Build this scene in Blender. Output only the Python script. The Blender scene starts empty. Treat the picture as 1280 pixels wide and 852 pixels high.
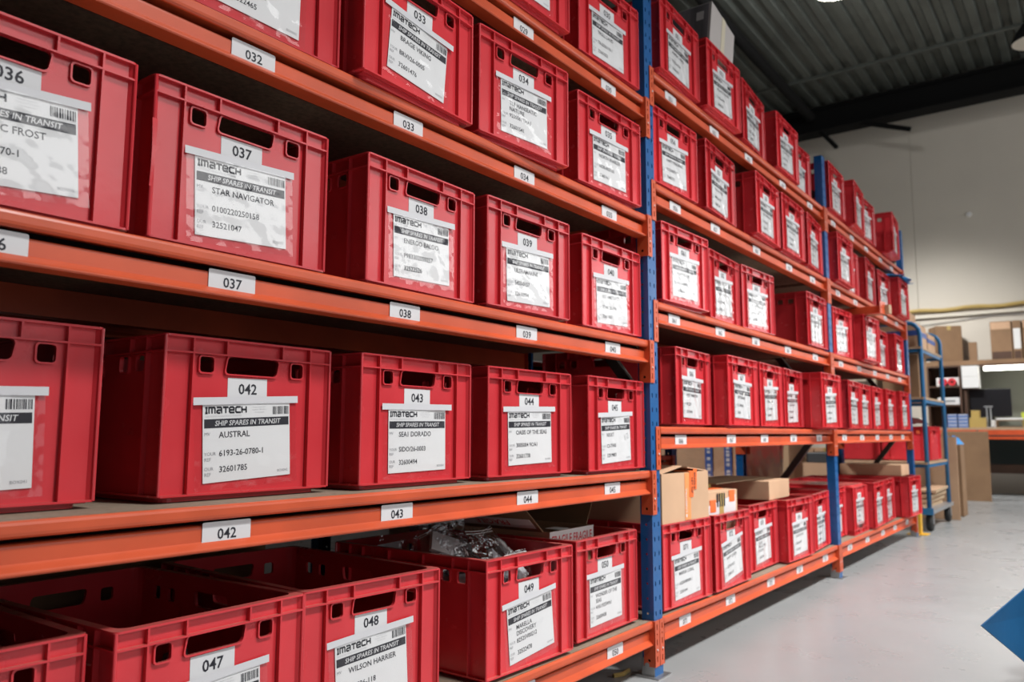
import bpy, bmesh, math, random
from mathutils import Vector, Matrix
random.seed(7)
S = bpy.context.scene
COL = S.collection
PI = math.pi
# ------------------------------------------------------------------ camera
cam_d = bpy.data.cameras.new('camera'); cam = bpy.data.objects.new('camera', cam_d); COL.objects.link(cam)
cam_d.sensor_width = 36.0; cam_d.lens = 992.4/1280*36.0; cam_d.clip_start = .05; cam_d.clip_end = 100
r_, u_, f_ = Vector((.597, -.802, .002)), Vector((-.094, -.067, .993)), Vector((.797, .593, .115))
_y, _p, _r = math.radians(36.6536), math.radians(6.6215), math.radians(.1293)
f_ = Vector((math.cos(_y)*math.cos(_p), math.sin(_y)*math.cos(_p), math.sin(_p)))
r0 = Vector((math.sin(_y), -math.cos(_y), 0)); u0 = r0.cross(f_)
r_ = math.cos(_r)*r0+math.sin(_r)*u0; u_ = -math.sin(_r)*r0+math.cos(_r)*u0
M = Matrix((r_, u_, -f_)).transposed().to_4x4(); M.translation = Vector((0, -1.284, .826))
cam.matrix_world = M
cam_d.dof.use_dof = True; cam_d.dof.focus_distance = 1.75; cam_d.dof.aperture_fstop = 4.0
S.camera = cam
# ------------------------------------------------------------------ view
S.view_settings.view_transform = 'Standard'; S.view_settings.look = 'None'
S.view_settings.exposure = 0.0; S.view_settings.gamma = 1.0; S.view_settings.use_curve_mapping = False
# ------------------------------------------------------------------ world and lights
W = bpy.data.worlds.new('world'); S.world = W; W.use_nodes = True
W.node_tree.nodes['Background'].inputs[0].default_value = (.8, .88, 1, 1)
W.node_tree.nodes['Background'].inputs[1].default_value = .5
def area(name, loc, aim, sx, sy, power, col=(1, 1, 1), spread=180):
    d = bpy.data.lights.new(name, 'AREA'); d.shape = 'RECTANGLE'; d.size = sx; d.size_y = sy
    d.energy = power; d.color = col; d.spread = math.radians(spread)
    o = bpy.data.objects.new(name, d); COL.objects.link(o); o.location = loc
    o.rotation_euler = (Vector(aim)-Vector(loc)).to_track_quat('-Z', 'Y').to_euler(); return o
def spot(name, loc, aim, power, cone, blend=.6, rad=.2, col=(1, .995, .985)):
    d = bpy.data.lights.new(name, 'SPOT'); d.energy = power; d.spot_size = math.radians(cone); d.spot_blend = blend
    d.shadow_soft_size = rad; d.color = col
    o = bpy.data.objects.new(name, d); COL.objects.link(o); o.location = loc
    o.rotation_euler = (Vector(aim)-Vector(loc)).to_track_quat('-Z', 'Y').to_euler(); return o
# long strip of daylight windows high in the wall across the hall
area('window_daylight', (14.5, -7.0, 4.05), (14.5, 0, 4.05), 27.0, 1.9, 520, (1, .98, .95))
# added low fill light at an opening in the same wall, beside the camera
area('low_fill', (.6, -7.0, 1.25), (.6, 0, 1.25), 5.4, 2.4, 25, (1, .98, .96))
# narrow-beam high-bay lamps over the aisle, added fill spots over the room behind
for x, p in ((1.8, 980), (4.0, 1230), (6.4, 1040), (9.0, 680), (11.2, 440)):
    spot('high_bay_and_fill', (x, -3.1, 5.2), (x, -2.2, 0), p, 84, .6, .35)
spot('high_bay_and_fill', (9.2, 1.6, 5.2), (13.2, .5, .9), 1450, 54, 1.0, .3)  # added spot that brightens the lower far wall
spot('high_bay_and_fill', (2.6, 4.4, 5.2), (6.3, 1.3, .6), 1700, 44, .6, .3)  # added spot that brightens the wrapped goods behind the rack
# ------------------------------------------------------------------ materials
def mat(name, col, rough=.5, metal=0, spec=.5, noise=0, nscale=8, ncol=None, bump=0, bscale=40, rvar=0, dust=None, rand=0, em=None, stretch=None):
    m = bpy.data.materials.new(name); m.use_nodes = True; nt = m.node_tree; b = nt.nodes['Principled BSDF']
    c4 = (*col, 1); b.inputs['Base Color'].default_value = c4; b.inputs['Roughness'].default_value = rough
    b.inputs['Metallic'].default_value = metal; b.inputs['Specular IOR Level'].default_value = spec
    tc = nt.nodes.new('ShaderNodeTexCoord'); vec = tc.outputs['Object']
    if stretch:
        mp = nt.nodes.new('ShaderNodeMapping'); mp.inputs['Scale'].default_value = stretch
        nt.links.new(vec, mp.inputs['Vector']); vec = mp.outputs['Vector']
    src = None
    def ns(sc, det=4):
        n = nt.nodes.new('ShaderNodeTexNoise'); n.inputs['Scale'].default_value = sc; n.inputs['Detail'].default_value = det
        nt.links.new(vec, n.inputs['Vector']); return n
    if noise:
        n = ns(nscale); rp = nt.nodes.new('ShaderNodeValToRGB'); nt.links.new(n.outputs['Fac'], rp.inputs['Fac'])
        rp.color_ramp.elements[0].position = .35; rp.color_ramp.elements[1].position = .68
        rp.color_ramp.elements[0].color = c4
        o = ncol or tuple(v*(1-noise) for v in col); rp.color_ramp.elements[1].color = (*o, 1); src = rp.outputs['Color']
    if rand:
        oi = nt.nodes.new('ShaderNodeObjectInfo'); hs = nt.nodes.new('ShaderNodeHueSaturation')
        mr = nt.nodes.new('ShaderNodeMapRange'); mr.inputs['To Min'].default_value = 1-rand; mr.inputs['To Max'].default_value = 1+rand*.5
        nt.links.new(oi.outputs['Random'], mr.inputs['Value']); nt.links.new(mr.outputs[0], hs.inputs['Value'])
        if src: nt.links.new(src, hs.inputs['Color'])
        else: hs.inputs['Color'].default_value = c4
        src = hs.outputs['Color']
    if dust:
        g = nt.nodes.new('ShaderNodeNewGeometry'); sx = nt.nodes.new('ShaderNodeSeparateXYZ'); nt.links.new(g.outputs['Normal'], sx.inputs[0])
        mr = nt.nodes.new('ShaderNodeMapRange'); mr.inputs['From Min'].default_value = .8; mr.inputs['From Max'].default_value = 1
        mr.inputs['To Max'].default_value = .7; nt.links.new(sx.outputs['Z'], mr.inputs['Value'])
        n = ns(30); mu = nt.nodes.new('ShaderNodeMath'); mu.operation = 'MULTIPLY'
        nt.links.new(mr.outputs[0], mu.inputs[0]); nt.links.new(n.outputs['Fac'], mu.inputs[1])
        mx = nt.nodes.new('ShaderNodeMix'); mx.data_type = 'RGBA'; nt.links.new(mu.outputs[0], mx.inputs['Factor'])
        if src: nt.links.new(src, mx.inputs[6])
        else: mx.inputs[6].default_value = c4
        mx.inputs[7].default_value = (*dust, 1); src = mx.outputs[2]
    if src: nt.links.new(src, b.inputs['Base Color'])
    if rvar:
        n = ns(nscale*1.7+3); mr = nt.nodes.new('ShaderNodeMapRange'); mr.inputs['To Min'].default_value = max(.02, rough-rvar); mr.inputs['To Max'].default_value = rough+rvar
        nt.links.new(n.outputs['Fac'], mr.inputs['Value']); nt.links.new(mr.outputs[0], b.inputs['Roughness'])
    if bump:
        n = ns(bscale, 3); bp = nt.nodes.new('ShaderNodeBump'); bp.inputs['Strength'].default_value = bump; bp.inputs['Distance'].default_value = .01
        nt.links.new(n.outputs['Fac'], bp.inputs['Height']); nt.links.new(bp.outputs['Normal'], b.inputs['Normal'])
    if em:
        b.inputs['Emission Color'].default_value = (*em[0], 1); b.inputs['Emission Strength'].default_value = em[1]
    return m
def film(name, tint=(1, 1, 1), gloss=.12, rough=.12, bscale=28, bump=.6):
    m = bpy.data.materials.new(name); m.use_nodes = True; nt = m.node_tree; nt.nodes.clear()
    o = nt.nodes.new('ShaderNodeOutputMaterial'); mx = nt.nodes.new('ShaderNodeMixShader')
    t = nt.nodes.new('ShaderNodeBsdfTransparent'); t.inputs[0].default_value = (*tint, 1)
    g = nt.nodes.new('ShaderNodeBsdfGlossy'); g.inputs['Roughness'].default_value = rough
    lw = nt.nodes.new('ShaderNodeLayerWeight'); lw.inputs['Blend'].default_value = .5
    pw = nt.nodes.new('ShaderNodeMath'); pw.operation = 'POWER'; pw.inputs[1].default_value = 5
    nt.links.new(lw.outputs['Facing'], pw.inputs[0])
    ad = nt.nodes.new('ShaderNodeMath'); ad.operation = 'ADD'; ad.inputs[1].default_value = gloss+.04
    tc = nt.nodes.new('ShaderNodeTexCoord'); n = nt.nodes.new('ShaderNodeTexNoise'); n.inputs['Scale'].default_value = bscale; n.inputs['Detail'].default_value = 2
    nt.links.new(tc.outputs['Object'], n.inputs['Vector'])
    bp = nt.nodes.new('ShaderNodeBump'); bp.inputs['Strength'].default_value = bump; bp.inputs['Distance'].default_value = .01
    nt.links.new(n.outputs['Fac'], bp.inputs['Height'])
    nt.links.new(bp.outputs[0], g.inputs['Normal']); nt.links.new(bp.outputs[0], lw.inputs['Normal'])
    nt.links.new(pw.outputs[0], ad.inputs[0]); nt.links.new(ad.outputs[0], mx.inputs[0])
    nt.links.new(t.outputs[0], mx.inputs[1]); nt.links.new(g.outputs[0], mx.inputs[2]); nt.links.new(mx.outputs[0], o.inputs[0])
    return m
MT = {}
MT['red'] = mat('red_plastic', (.65, .043, .053), .25, noise=.3, nscale=5, ncol=(.56, .031, .041), rvar=.08, dust=(.30, .2, .15), rand=.12, bump=.03, bscale=60)
MT['orange'] = mat('orange_paint', (.62, .092, .03), .36, noise=.2, nscale=6, rvar=.06, dust=(.42, .2, .1))
MT['blue'] = mat('blue_paint', (.006, .095, .29), .33, noise=.2, nscale=5, rvar=.08)
MT['dark'] = mat('dark_steel', (.05, .045, .04), .5, .3)
MT['steel'] = mat('zinc_steel', (.45, .45, .45), .4, .8, noise=.3)
MT['board'] = mat('chipboard', (.24, .175, .115), .8, noise=.4, nscale=90, ncol=(.15, .11, .07), dust=(.3, .25, .2))
MT['paper'] = mat('white_paper', (.63, .63, .64), .6)
MT['sheet'] = mat('printed_sheet_paper', (.72, .72, .725), .6)
MT['ink'] = mat('black_ink', (.012, .012, .02), .6)
MT['grey'] = mat('grey_ink', (.30, .30, .32), .6)
MT['pale'] = mat('pale_ink', (.52, .52, .54), .6)
MT['sleeve'] = film('clear_sleeve', gloss=.02, rough=.10, bscale=22, bump=.2)
MT['flap'] = mat('sleeve_flap', (.60, .60, .62), .35)
MT['floor'] = mat('grey_epoxy_floor', (.315, .322, .322), .30, noise=.08, nscale=.9, rvar=.12, bump=.02, bscale=6)
def specks(m):
    nt = m.node_tree; b = nt.nodes['Principled BSDF']; src = b.inputs['Base Color'].links[0].from_socket
    tc = nt.nodes.new('ShaderNodeTexCoord'); last = src
    for sc, lo, hi, col in ((17, .775, .79, (.10, .09, .08)), (1.3, .55, .8, (.27, .275, .275))):
        n = nt.nodes.new('ShaderNodeTexNoise'); n.inputs['Scale'].default_value = sc; n.inputs['Detail'].default_value = 3
        nt.links.new(tc.outputs['Object'], n.inputs['Vector'])
        r = nt.nodes.new('ShaderNodeMapRange'); r.inputs['From Min'].default_value = lo; r.inputs['From Max'].default_value = hi; nt.links.new(n.outputs['Fac'], r.inputs['Value'])
        x = nt.nodes.new('ShaderNodeMix'); x.data_type = 'RGBA'; nt.links.new(r.outputs[0], x.inputs['Factor']); nt.links.new(last, x.inputs[6]); x.inputs[7].default_value = (*col, 1); last = x.outputs[2]
    nt.links.new(last, b.inputs['Base Color'])
specks(MT['floor'])
MT['wall'] = mat('cream_wall_panel', (.60, .55, .47), .7, noise=.06, nscale=1.2)
MT['dwall'] = mat('dark_hall_wall', (.16, .15, .14), .8)
MT['ceil'] = mat('steel_deck', (.10, .11, .097), .42, .3, noise=.3, nscale=3)
MT['black'] = mat('black_paint_and_shade', (.003, .003, .003), .85, spec=.2)
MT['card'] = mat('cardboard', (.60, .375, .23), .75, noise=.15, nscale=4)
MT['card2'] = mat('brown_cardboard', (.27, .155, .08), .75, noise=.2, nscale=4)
MT['cardin'] = mat('cardboard_inside', (.44, .29, .17), .8)
MT['edge'] = mat('cardboard_edge', (.50, .36, .22), .8, noise=.35, nscale=160)
MT['otape'] = mat('orange_tape', (.85, .16, .035), .35)
MT['ltape'] = mat('light_orange_tape', (.80, .30, .10), .35)
MT['btape'] = mat('blue_tape', (.05, .11, .36), .35)
MT['ytape'] = mat('buff_tape', (.44, .31, .10), .35)
MT['wtape'] = mat('white_tape', (.78, .76, .74), .4)
MT['redink'] = mat('red_ink', (.6, .02, .03), .5)
MT['bag'] = film('zip_bag_film', (.97, .97, .98), gloss=.10, rough=.12, bscale=40, bump=.9)
MT['wrap'] = film('stretch_wrap', (.95, .95, .95), gloss=.14, rough=.18, bscale=9, bump=1.0)
MT['lgrey'] = mat('light_grey_plastic', (.55, .56, .58), .4)
MT['metal'] = mat('grey_metal', (.5, .51, .52), .35, .7)
MT['dplastic'] = mat('charcoal_plastic', (.05, .055, .06), .4)
MT['yellow'] = mat('yellow_paint', (.72, .40, .03), .45)
MT['tblue'] = mat('trolley_blue', (.02, .16, .36), .35, noise=.15)
MT['wood'] = mat('pale_plywood', (.46, .31, .19), .6, noise=.2, nscale=4, stretch=(1, 8, 8))
MT['rubber'] = mat('black_rubber', (.02, .02, .02), .7)
MT['white'] = mat('white_card', (.72, .71, .69), .6)
MT['boxwhite'] = mat('product_box_white', (.50, .46, .44), .5)
MT['panel'] = mat('grey_green_panel', (.16, .17, .135), .7)
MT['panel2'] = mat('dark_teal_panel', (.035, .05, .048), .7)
MT['screen'] = mat('screen_black', (.012, .012, .014), .25)
MT['tube'] = mat('lamp_tube', (.9, .9, .85), .4, em=((1, .97, .88), 9))
MT['lampglow'] = mat('lamp_lens', (.9, .9, .9), .4, em=((1, .98, .94), 14))
MT['lampshade'] = mat('lamp_reflector', (.62, .57, .48), .5)
MT['tarp'] = mat('blue_tarp', (.004, .075, .19), .42, noise=.25, nscale=6, bump=.1, bscale=14)
MT['bluebag'] = mat('bright_blue_plastic', (.01, .25, .62), .35)
MT['cream'] = mat('cream_box', (.62, .56, .42), .6)
MT['boxblue'] = mat('blue_label_box', (.10, .18, .42), .5)
MT['lime'] = mat('lime_paper', (.45, .50, .05), .6)
MT['print'] = mat('grey_printed_card', (.30, .285, .30), .5, noise=.6, nscale=2.2, ncol=(.15, .145, .155), stretch=(1, 9, .6))
MT['printb'] = mat('brown_printed_card', (.14, .10, .07), .5, noise=.5, nscale=30)
MT['dkwood'] = mat('dark_wood', (.085, .04, .022), .6, noise=.3, nscale=3)
# ------------------------------------------------------------------ mesh helpers
def obj(name, me, parent=None, loc=None):
    o = bpy.data.objects.new(name, me); COL.objects.link(o)
    if parent: o.parent = parent
    if loc: o.location = loc
    return o
def tag(o, label=None, cat=None, group=None, kind=None):
    if label: o['label'] = label
    if cat: o['category'] = cat
    if group: o['group'] = group
    if kind: o['kind'] = kind
    return o
def empty(name, loc, rz=0, label=None, cat=None, group=None):
    o = bpy.data.objects.new(name, None); COL.objects.link(o); o.location = loc; o.rotation_euler = (0, 0, rz); o.empty_display_size = .05
    return tag(o, label, cat, group)
def copy_tree(o, parent=None):
    c = o.copy(); COL.objects.link(c)
    if parent: c.parent = parent
    for ch in list(o.children): copy_tree(ch, c)
    return c
class MB:
    def __init__(s): s.v = []; s.f = []; s.m = []; s.mats = []
    def mi(s, m):
        if isinstance(m, str): m = MT[m]
        if m not in s.mats: s.mats.append(m)
        return s.mats.index(m)
    def add(s, vs, fs, m, T=None):
        k = len(s.v); i = s.mi(m)
        if T is not None: vs = [tuple(T @ Vector(v)) for v in vs]
        s.v += [tuple(v) for v in vs]; s.f += [tuple(j+k for j in f) for f in fs]; s.m += [i]*len(fs); return s
    def box(s, x0, x1, y0, y1, z0, z1, m, T=None):
        vs = [(x, y, z) for z in (z0, z1) for y in (y0, y1) for x in (x0, x1)]
        return s.add(vs, [(0, 2, 3, 1), (4, 5, 7, 6), (0, 1, 5, 4), (2, 6, 7, 3), (0, 4, 6, 2), (1, 3, 7, 5)], m, T)
    def prism(s, prof, a, b, m, T=None):
        # prof: list of (y,z) ; extruded along x from a to b
        n = len(prof); vs = [(a, *p) for p in prof]+[(b, *p) for p in prof]
        fs = [(i, (i+1) % n, (i+1) % n+n, i+n) for i in range(n)]+[tuple(range(n))[::-1], tuple(range(n, 2*n))]
        return s.add(vs, fs, m, T)
    def tube(s, pts, r, m, n=10, T=None, cap=True):
        pts = [Vector(p) for p in pts]; vs = []; fs = []; prev = None
        for i, p in enumerate(pts):
            d = (pts[min(i+1, len(pts)-1)]-pts[max(i-1, 0)]).normalized()
            if prev is None:
                a = d.orthogonal().normalized()
            else:
                a = (prev-d*prev.dot(d)).normalized()
            prev = a; b = d.cross(a)
            rr = r[i] if isinstance(r, (list, tuple)) else r
            for k in range(n):
                t = 2*PI*k/n; vs.append(p+a*rr*math.cos(t)+b*rr*math.sin(t))
        for i in range(len(pts)-1):
            for k in range(n):
                fs.append((i*n+k, i*n+(k+1) % n, (i+1)*n+(k+1) % n, (i+1)*n+k))
        if cap: fs += [tuple(range(n))[::-1], tuple((len(pts)-1)*n+k for k in range(n))]
        return s.add(vs, fs, m, T)
    def lathe(s, prof, m, n=24, T=None):
        vs = []; fs = []
        for r, z in prof:
            for k in range(n):
                t = 2*PI*k/n; vs.append((r*math.cos(t), r*math.sin(t), z))
        for i in range(len(prof)-1):
            for k in range(n): fs.append((i*n+k, i*n+(k+1) % n, (i+1)*n+(k+1) % n, (i+1)*n+k))
        return s.add(vs, fs, m, T)
    def grid(s, fn, nu, nv, m, T=None):
        vs = [fn(i/nu, j/nv) for j in range(nv+1) for i in range(nu+1)]
        fs = [(j*(nu+1)+i, j*(nu+1)+i+1, (j+1)*(nu+1)+i+1, (j+1)*(nu+1)+i) for j in range(nv) for i in range(nu)]
        return s.add(vs, fs, m, T)
    def mesh(s, name, smooth=False):
        me = bpy.data.meshes.new(name); me.from_pydata(s.v, [], s.f)
        for m in s.mats: me.materials.append(m)
        me.polygons.foreach_set('material_index', s.m)
        if smooth: me.polygons.foreach_set('use_smooth', [True]*len(s.f))
        me.validate(); me.update(); return me
    def build(s, name, parent=None, loc=None, smooth=False, bevel=0, rot=None):
        me = s.mesh(name, smooth)
        if bevel:
            bm = bmesh.new(); bm.from_mesh(me); bmesh.ops.remove_doubles(bm, verts=bm.verts, dist=1e-6)
            es = [e for e in bm.edges if len(e.link_faces) == 2 and e.calc_face_angle(0) > .6]
            bmesh.ops.bevel(bm, geom=es, offset=bevel, segments=2, affect='EDGES', profile=.6); bm.to_mesh(me); bm.free()
        o = obj(name, me, parent, loc)
        if rot: o.rotation_euler = rot
        return o
# planar shapes with round-cornered holes, extruded
_cv = bpy.data.curves.new('outline', 'CURVE'); _cv.dimensions = '2D'; _cv.fill_mode = 'BOTH'
_co = bpy.data.objects.new('outline', _cv); COL.objects.link(_co)
def rrect(x0, x1, y0, y1, r, n=3, sk=0):
    out = []
    for cx, cy, a in ((x1-r, y1-r, 0), (x0+r, y1-r, 90), (x0+r, y0+r, 180), (x1-r, y0+r, 270)):
        for k in range(n+1):
            t = math.radians(a+90*k/n); px, py = cx+r*math.cos(t), cy+r*math.sin(t)
            out.append((px+sk*(py-y1)/(y1-y0), py))
    return out
def disc(cx, cy, r, n=10): return [(cx+r*math.cos(2*PI*k/n), cy+r*math.sin(2*PI*k/n)) for k in range(n)]
def shape(splines, th):
    _cv.splines.clear(); _cv.extrude = th/2
    for sp in splines:
        s = _cv.splines.new('POLY'); s.points.add(len(sp)-1); s.use_cyclic_u = True
        for p, q in zip(s.points, sp): p.co = (q[0], q[1], 0, 1)
    dg = bpy.context.evaluated_depsgraph_get(); dg.update()
    e = _co.evaluated_get(dg); me = e.to_mesh()
    vs = [tuple(v.co) for v in me.vertices]; fs = [tuple(p.vertices) for p in me.polygons]
    e.to_mesh_clear(); return vs, fs
# ------------------------------------------------------------------ lettering (glyph cache)
_tc = bpy.data.curves.new('glyph', 'FONT'); _to = bpy.data.objects.new('glyph', _tc); COL.objects.link(_to)
_tc.resolution_u = 2
GL = {}
def _eval():
    dg = bpy.context.evaluated_depsgraph_get(); dg.update(); e = _to.evaluated_get(dg); me = e.to_mesh()
    vs = [tuple(v.co)[:2] for v in me.vertices]; fs = [tuple(p.vertices) for p in me.polygons]; e.to_mesh_clear(); return vs, fs
def _w(t):
    _tc.body = t; vs, _ = _eval(); return max(v[0] for v in vs)-min(v[0] for v in vs)
_base = {}
def glyph(c, off):
    k = (c, off)
    if k in GL: return GL[k]
    _tc.offset = off
    if off not in _base:
        _base[off] = _w('HH'); vs, _ = (setattr(_tc, 'body', 'H'), _eval())[1]
        _base[(off, 'h')] = max(v[1] for v in vs); _base[(off, 'x')] = min(v[0] for v in vs)
    adv = _w('H'+c+'H')-_base[off]
    if c == ' ': GL[k] = ([], [], adv); return GL[k]
    _tc.body = c; vs, fs = _eval(); GL[k] = (vs, fs, adv); return GL[k]
def text(mb, s, x, y, h, m, off=0.0, align='l', z=.0004, xs=1.0, shear=0, T=None, maxw=None):
    """letters of cap height h on the local xy plane"""
    glyph('H', off); k = h/_base[(off, 'h')]
    w = sum(glyph(c, off)[2] for c in s)*k*xs
    if maxw and w > maxw: xs *= maxw/w; w = maxw
    cx = x-(w if align == 'r' else w/2 if align == 'c' else 0)
    for c in s:
        vs, fs, a = glyph(c, off)
        if fs: mb.add([(cx+v[0]*k*xs+v[1]*k*shear, y+v[1]*k, z) for v in vs], fs, m, T)
        cx += a*k*xs
LOGO = {'I': (.42, [[(.1, 0), (.1, 1)], [(-.02, 1), (.2, 1)], [(-.02, 0), (.2, 0)]]),
 'm': (1.35, [[(0, 0), (0, 1), (.95, 1), (1.1, .85), (1.1, 0)], [(.55, 1), (.55, 0)]]),
 'a': (1.08, [[(.05, 1), (.68, 1), (.85, .83), (.85, 0)], [(.85, .5), (.2, .5), (0, .35), (0, .12), (.18, 0), (.5, 0)]]),
 'T': (1.0, [[(0, 1), (.85, 1)], [(.42, 1), (.42, 0)]]),
 'e': (1.08, [[(.1, .48), (.85, .48), (.85, .82), (.68, 1), (.18, 1), (0, .82), (0, .18), (.18, 0), (.85, 0)]]),
 'C': (1.05, [[(.85, 1), (.18, 1), (0, .82), (0, .18), (.18, 0), (.85, 0)]]),
 'H': (.9, [[(0, 0), (0, 1)], [(.85, 0), (.85, 1)], [(0, .5), (.85, .5)]])}
def logo(mb, x, y, w, h, m, z=.0004):
    tot = sum(LOGO[c][0]+.12 for c in 'ImaTeCH'); kx = w/tot; st = .13; cx = x
    for c in 'ImaTeCH':
        a, strokes = LOGO[c]
        for pl in strokes:
            P = [Vector((cx+(p[0]+st)*kx, y+h*(st+p[1]*(1-2*st)))) for p in pl]
            for p, q in zip(P, P[1:]):
                d = (q-p)
                if d.length < 1e-7: continue
                d.normalize(); n = Vector((-d.y, d.x)); hw = Vector((abs(n.x)*kx*st, abs(n.y)*h*st)).length; e = d*hw*.7
                mb.add([(*(p-e+n*hw), z), (*(p-e-n*hw), z), (*(q+e-n*hw), z), (*(q+e+n*hw), z)], [(0, 1, 2, 3)], m)
        cx += (a+.14)*kx
def barcode(mb, x0, x1, y0, y1, m, z=.0004, seed=1):
    rr = random.Random(seed); x = x0
    while x < x1:
        w = rr.choice((.0011, .0011, .0019, .0028)); mb.add([(x, y0, z), (min(x+w, x1), y0, z), (min(x+w, x1), y1, z), (x, y1, z)], [(0, 1, 2, 3)], m)
        x += w+rr.choice((.0011, .0015, .0022))
def plate(mb, x0, x1, y0, y1, m, z=0., th=.0003):
    mb.box(x0, x1, y0, y1, z-th, z, m)
# ------------------------------------------------------------------ room shell
def struct(o): o['kind'] = 'structure'; return o
m = MB(); m.box(-9.5, 29, -7.2, 9, -.1, 0, 'floor'); struct(m.build('floor'))
ZC, XW = 5.77, 13.2
# deck: trapezoid ribs running along x
def deck(x0, x1, z):
    mb = MB(); p = .207; pts = []; y = -7.2
    while y < 9:
        pts += [(y, z), (y+.075, z), (y+.10, z+.055), (y+.175, z+.055), (y+.20, z)]
        y += p
    pr = pts+[(pts[-1][0], z+.12), (pts[0][0], z+.12)]
    n = len(pts); vs = [(x0, *q) for q in pts]+[(x1, *q) for q in pts]
    mb.add(vs, [(i, i+1, i+1+n, i+n) for i in range(n-1)], 'ceil')
    mb.box(x0, x1, -7.2, 9, z+.07, z+.1, 'ceil'); return mb
d1 = deck(-9.5, 11.0, ZC); struct(d1.build('ceiling'))
d2 = deck(10.99, 29, ZC+.012); m = d2; struct(m.build('ceiling'))
m = MB(); m.box(10.98, 11.03, -7.2, 9, ZC-.03, ZC+.0, 'ceil'); struct(m.build('trim_1'))
m = MB()
m.box(12.06, 12.36, -7.2, 9, ZC-.03, ZC-.008, 'black'); m.box(12.19, 12.22, -7.2, 9, ZC-.36, ZC-.03, 'black'); m.box(12.06, 12.36, -7.2, 9, ZC-.385, ZC-.36, 'black')
struct(m.build('trim_2'))
m = MB(); m.tube([(6, 1.97, ZC-.17), (12.0, 2.0, ZC-.17)], .07, 'black', 12); struct(m.build('trim_3'))
m = MB(); m.tube([(12.15, 1.32, ZC-.37), (12.15, .67, 5.15)], .035, 'black', 6); struct(m.build('trim_4'))
m = MB(); m.tube([(12.15, 1.9, ZC-.37), (12.15, 1.68, 5.1)], .035, 'black', 6); struct(m.build('trim_5'))
# far wall made of wide sandwich panels with narrow joints
m = MB()
for y0, y1 in ((-2.2, -1.131), (-1.131, .869), (.869, 2.869), (2.869, 4.869), (4.869, 6.869), (6.869, 9)): m.box(XW, XW+.12, y0+.003, y1-.003, 0, ZC+.1, 'wall')
m.box(XW+.02, XW+.12, -2.2, 9, 0, ZC+.1, 'wall'); struct(m.build('wall_far'))
m = MB(); m.box(XW, 29, -2.3, -2.2, 0, ZC+.1, 'dwall'); struct(m.build('wall_side'))
m = MB(); m.box(29, 29.1, -7.2, -2.2, 0, ZC+.1, 'dwall'); struct(m.build('wall_end'))
m = MB(); m.box(-9.5, XW, 8.9, 9.0, 0, ZC+.1, 'dwall'); struct(m.build('wall_back'))
m = MB(); m.box(-9.6, -9.5, -7.2, 9, 0, ZC+.1, 'dwall'); struct(m.build('wall_near'))
m = MB()
m.box(-9.5, 29, -7.2, -7.1, 2.55, 2.9, 'dwall'); m.box(-9.5, 29, -7.2, -7.1, 5.2, ZC+.1, 'dwall'); m.box(-9.5, .9, -7.2, -7.1, 2.9, 5.4, 'dwall'); m.box(28.1, 29, -7.2, -7.1, 2.9, 5.4, 'dwall')
m.box(-9.5, -2.2, -7.2, -7.1, 0, 2.55, 'dwall'); m.box(3.4, 29, -7.2, -7.1, 0, 2.55, 'dwall'); struct(m.build('wall_front'))
# ------------------------------------------------------------------ pallet rack
SE = [.235, 2.579, 4.923, 7.263]
ZT = {1: [2.061, 1.615, 1.157, .697, .188], 2: [2.197, 1.757, 1.308, .851, .188]}; ZT[3] = ZT[2]
LAB = {11: [.837, 1.32, 1.804, 2.305], 12: [.893, 1.329, 1.808, 2.3], 13: [.462, .867, 1.329, 1.82, 2.313], 14: [.41, .878, 1.315, 1.824, 2.299], 15: [.40, .87, 1.34, 1.809, 2.304],
 21: [2.803, 3.243, 3.666, 4.173, 4.663], 22: [2.823, 3.225, 3.734, 4.229, 4.654], 23: [2.793, 3.248, 3.683, 4.157, 4.644], 24: [2.828, 3.339, 3.756, 4.194, 4.655], 25: [2.83, 3.278, 3.776, 4.212, 4.676],
 31: [5.16, 5.622, 6.028, 6.482, 6.87], 32: [5.199, 5.635, 6.09, 6.546, 6.955], 33: [5.192, 5.653, 6.105, 6.523, 6.961], 34: [5.198, 5.641, 6.08, 6.524, 6.956], 35: [5.208, 5.652, 6.105, 6.501, 6.948]}
FIRST = {11: 27, 12: 32, 13: 36, 14: 41, 15: 46, 21: 51, 22: 56, 23: 61, 24: 66, 25: 71, 31: 76, 32: 81, 33: 86, 34: 91, 35: 96}
PROF_T = [(.055, -.021), (.055, -.018), (.013, -.018), (.013, -.001), (.011, 0), (.008, -.0005), (.0055, -.003), (.004, -.007), (.004, -.018), (.0052, -.0225), (.0085, -.0255), (.0115, -.0265), (.0115, -.021)]
PROF_B = [(.048, -.036), (.024, -.036), (.0212, -.0368), (.0198, -.0385), (.0192, -.042), (.0192, -.064), (.0165, -.0665), (.0062, -.0745), (.0042, -.0765), (.0042, -.079), (.006, -.0815), (.048, -.0815)]
TXZ = lambda x, y, z: Matrix(((1, 0, 0, x), (0, 0, 1, y), (0, 1, 0, z), (0, 0, 0, 1)))     # local xy -> world xz, local z -> +y
TXZn = lambda x, y, z: Matrix(((1, 0, 0, x), (0, 0, -1, y), (0, 1, 0, z), (0, 0, 0, 1)))   # faces the aisle (-y)
TYZ = lambda x, y, z: Matrix(((0, 0, 1, x), (1, 0, 0, y), (0, 1, 0, z), (0, 0, 0, 1)))     # local xy -> world yz
TXY = lambda z: Matrix.Translation((0, 0, z))
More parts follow.
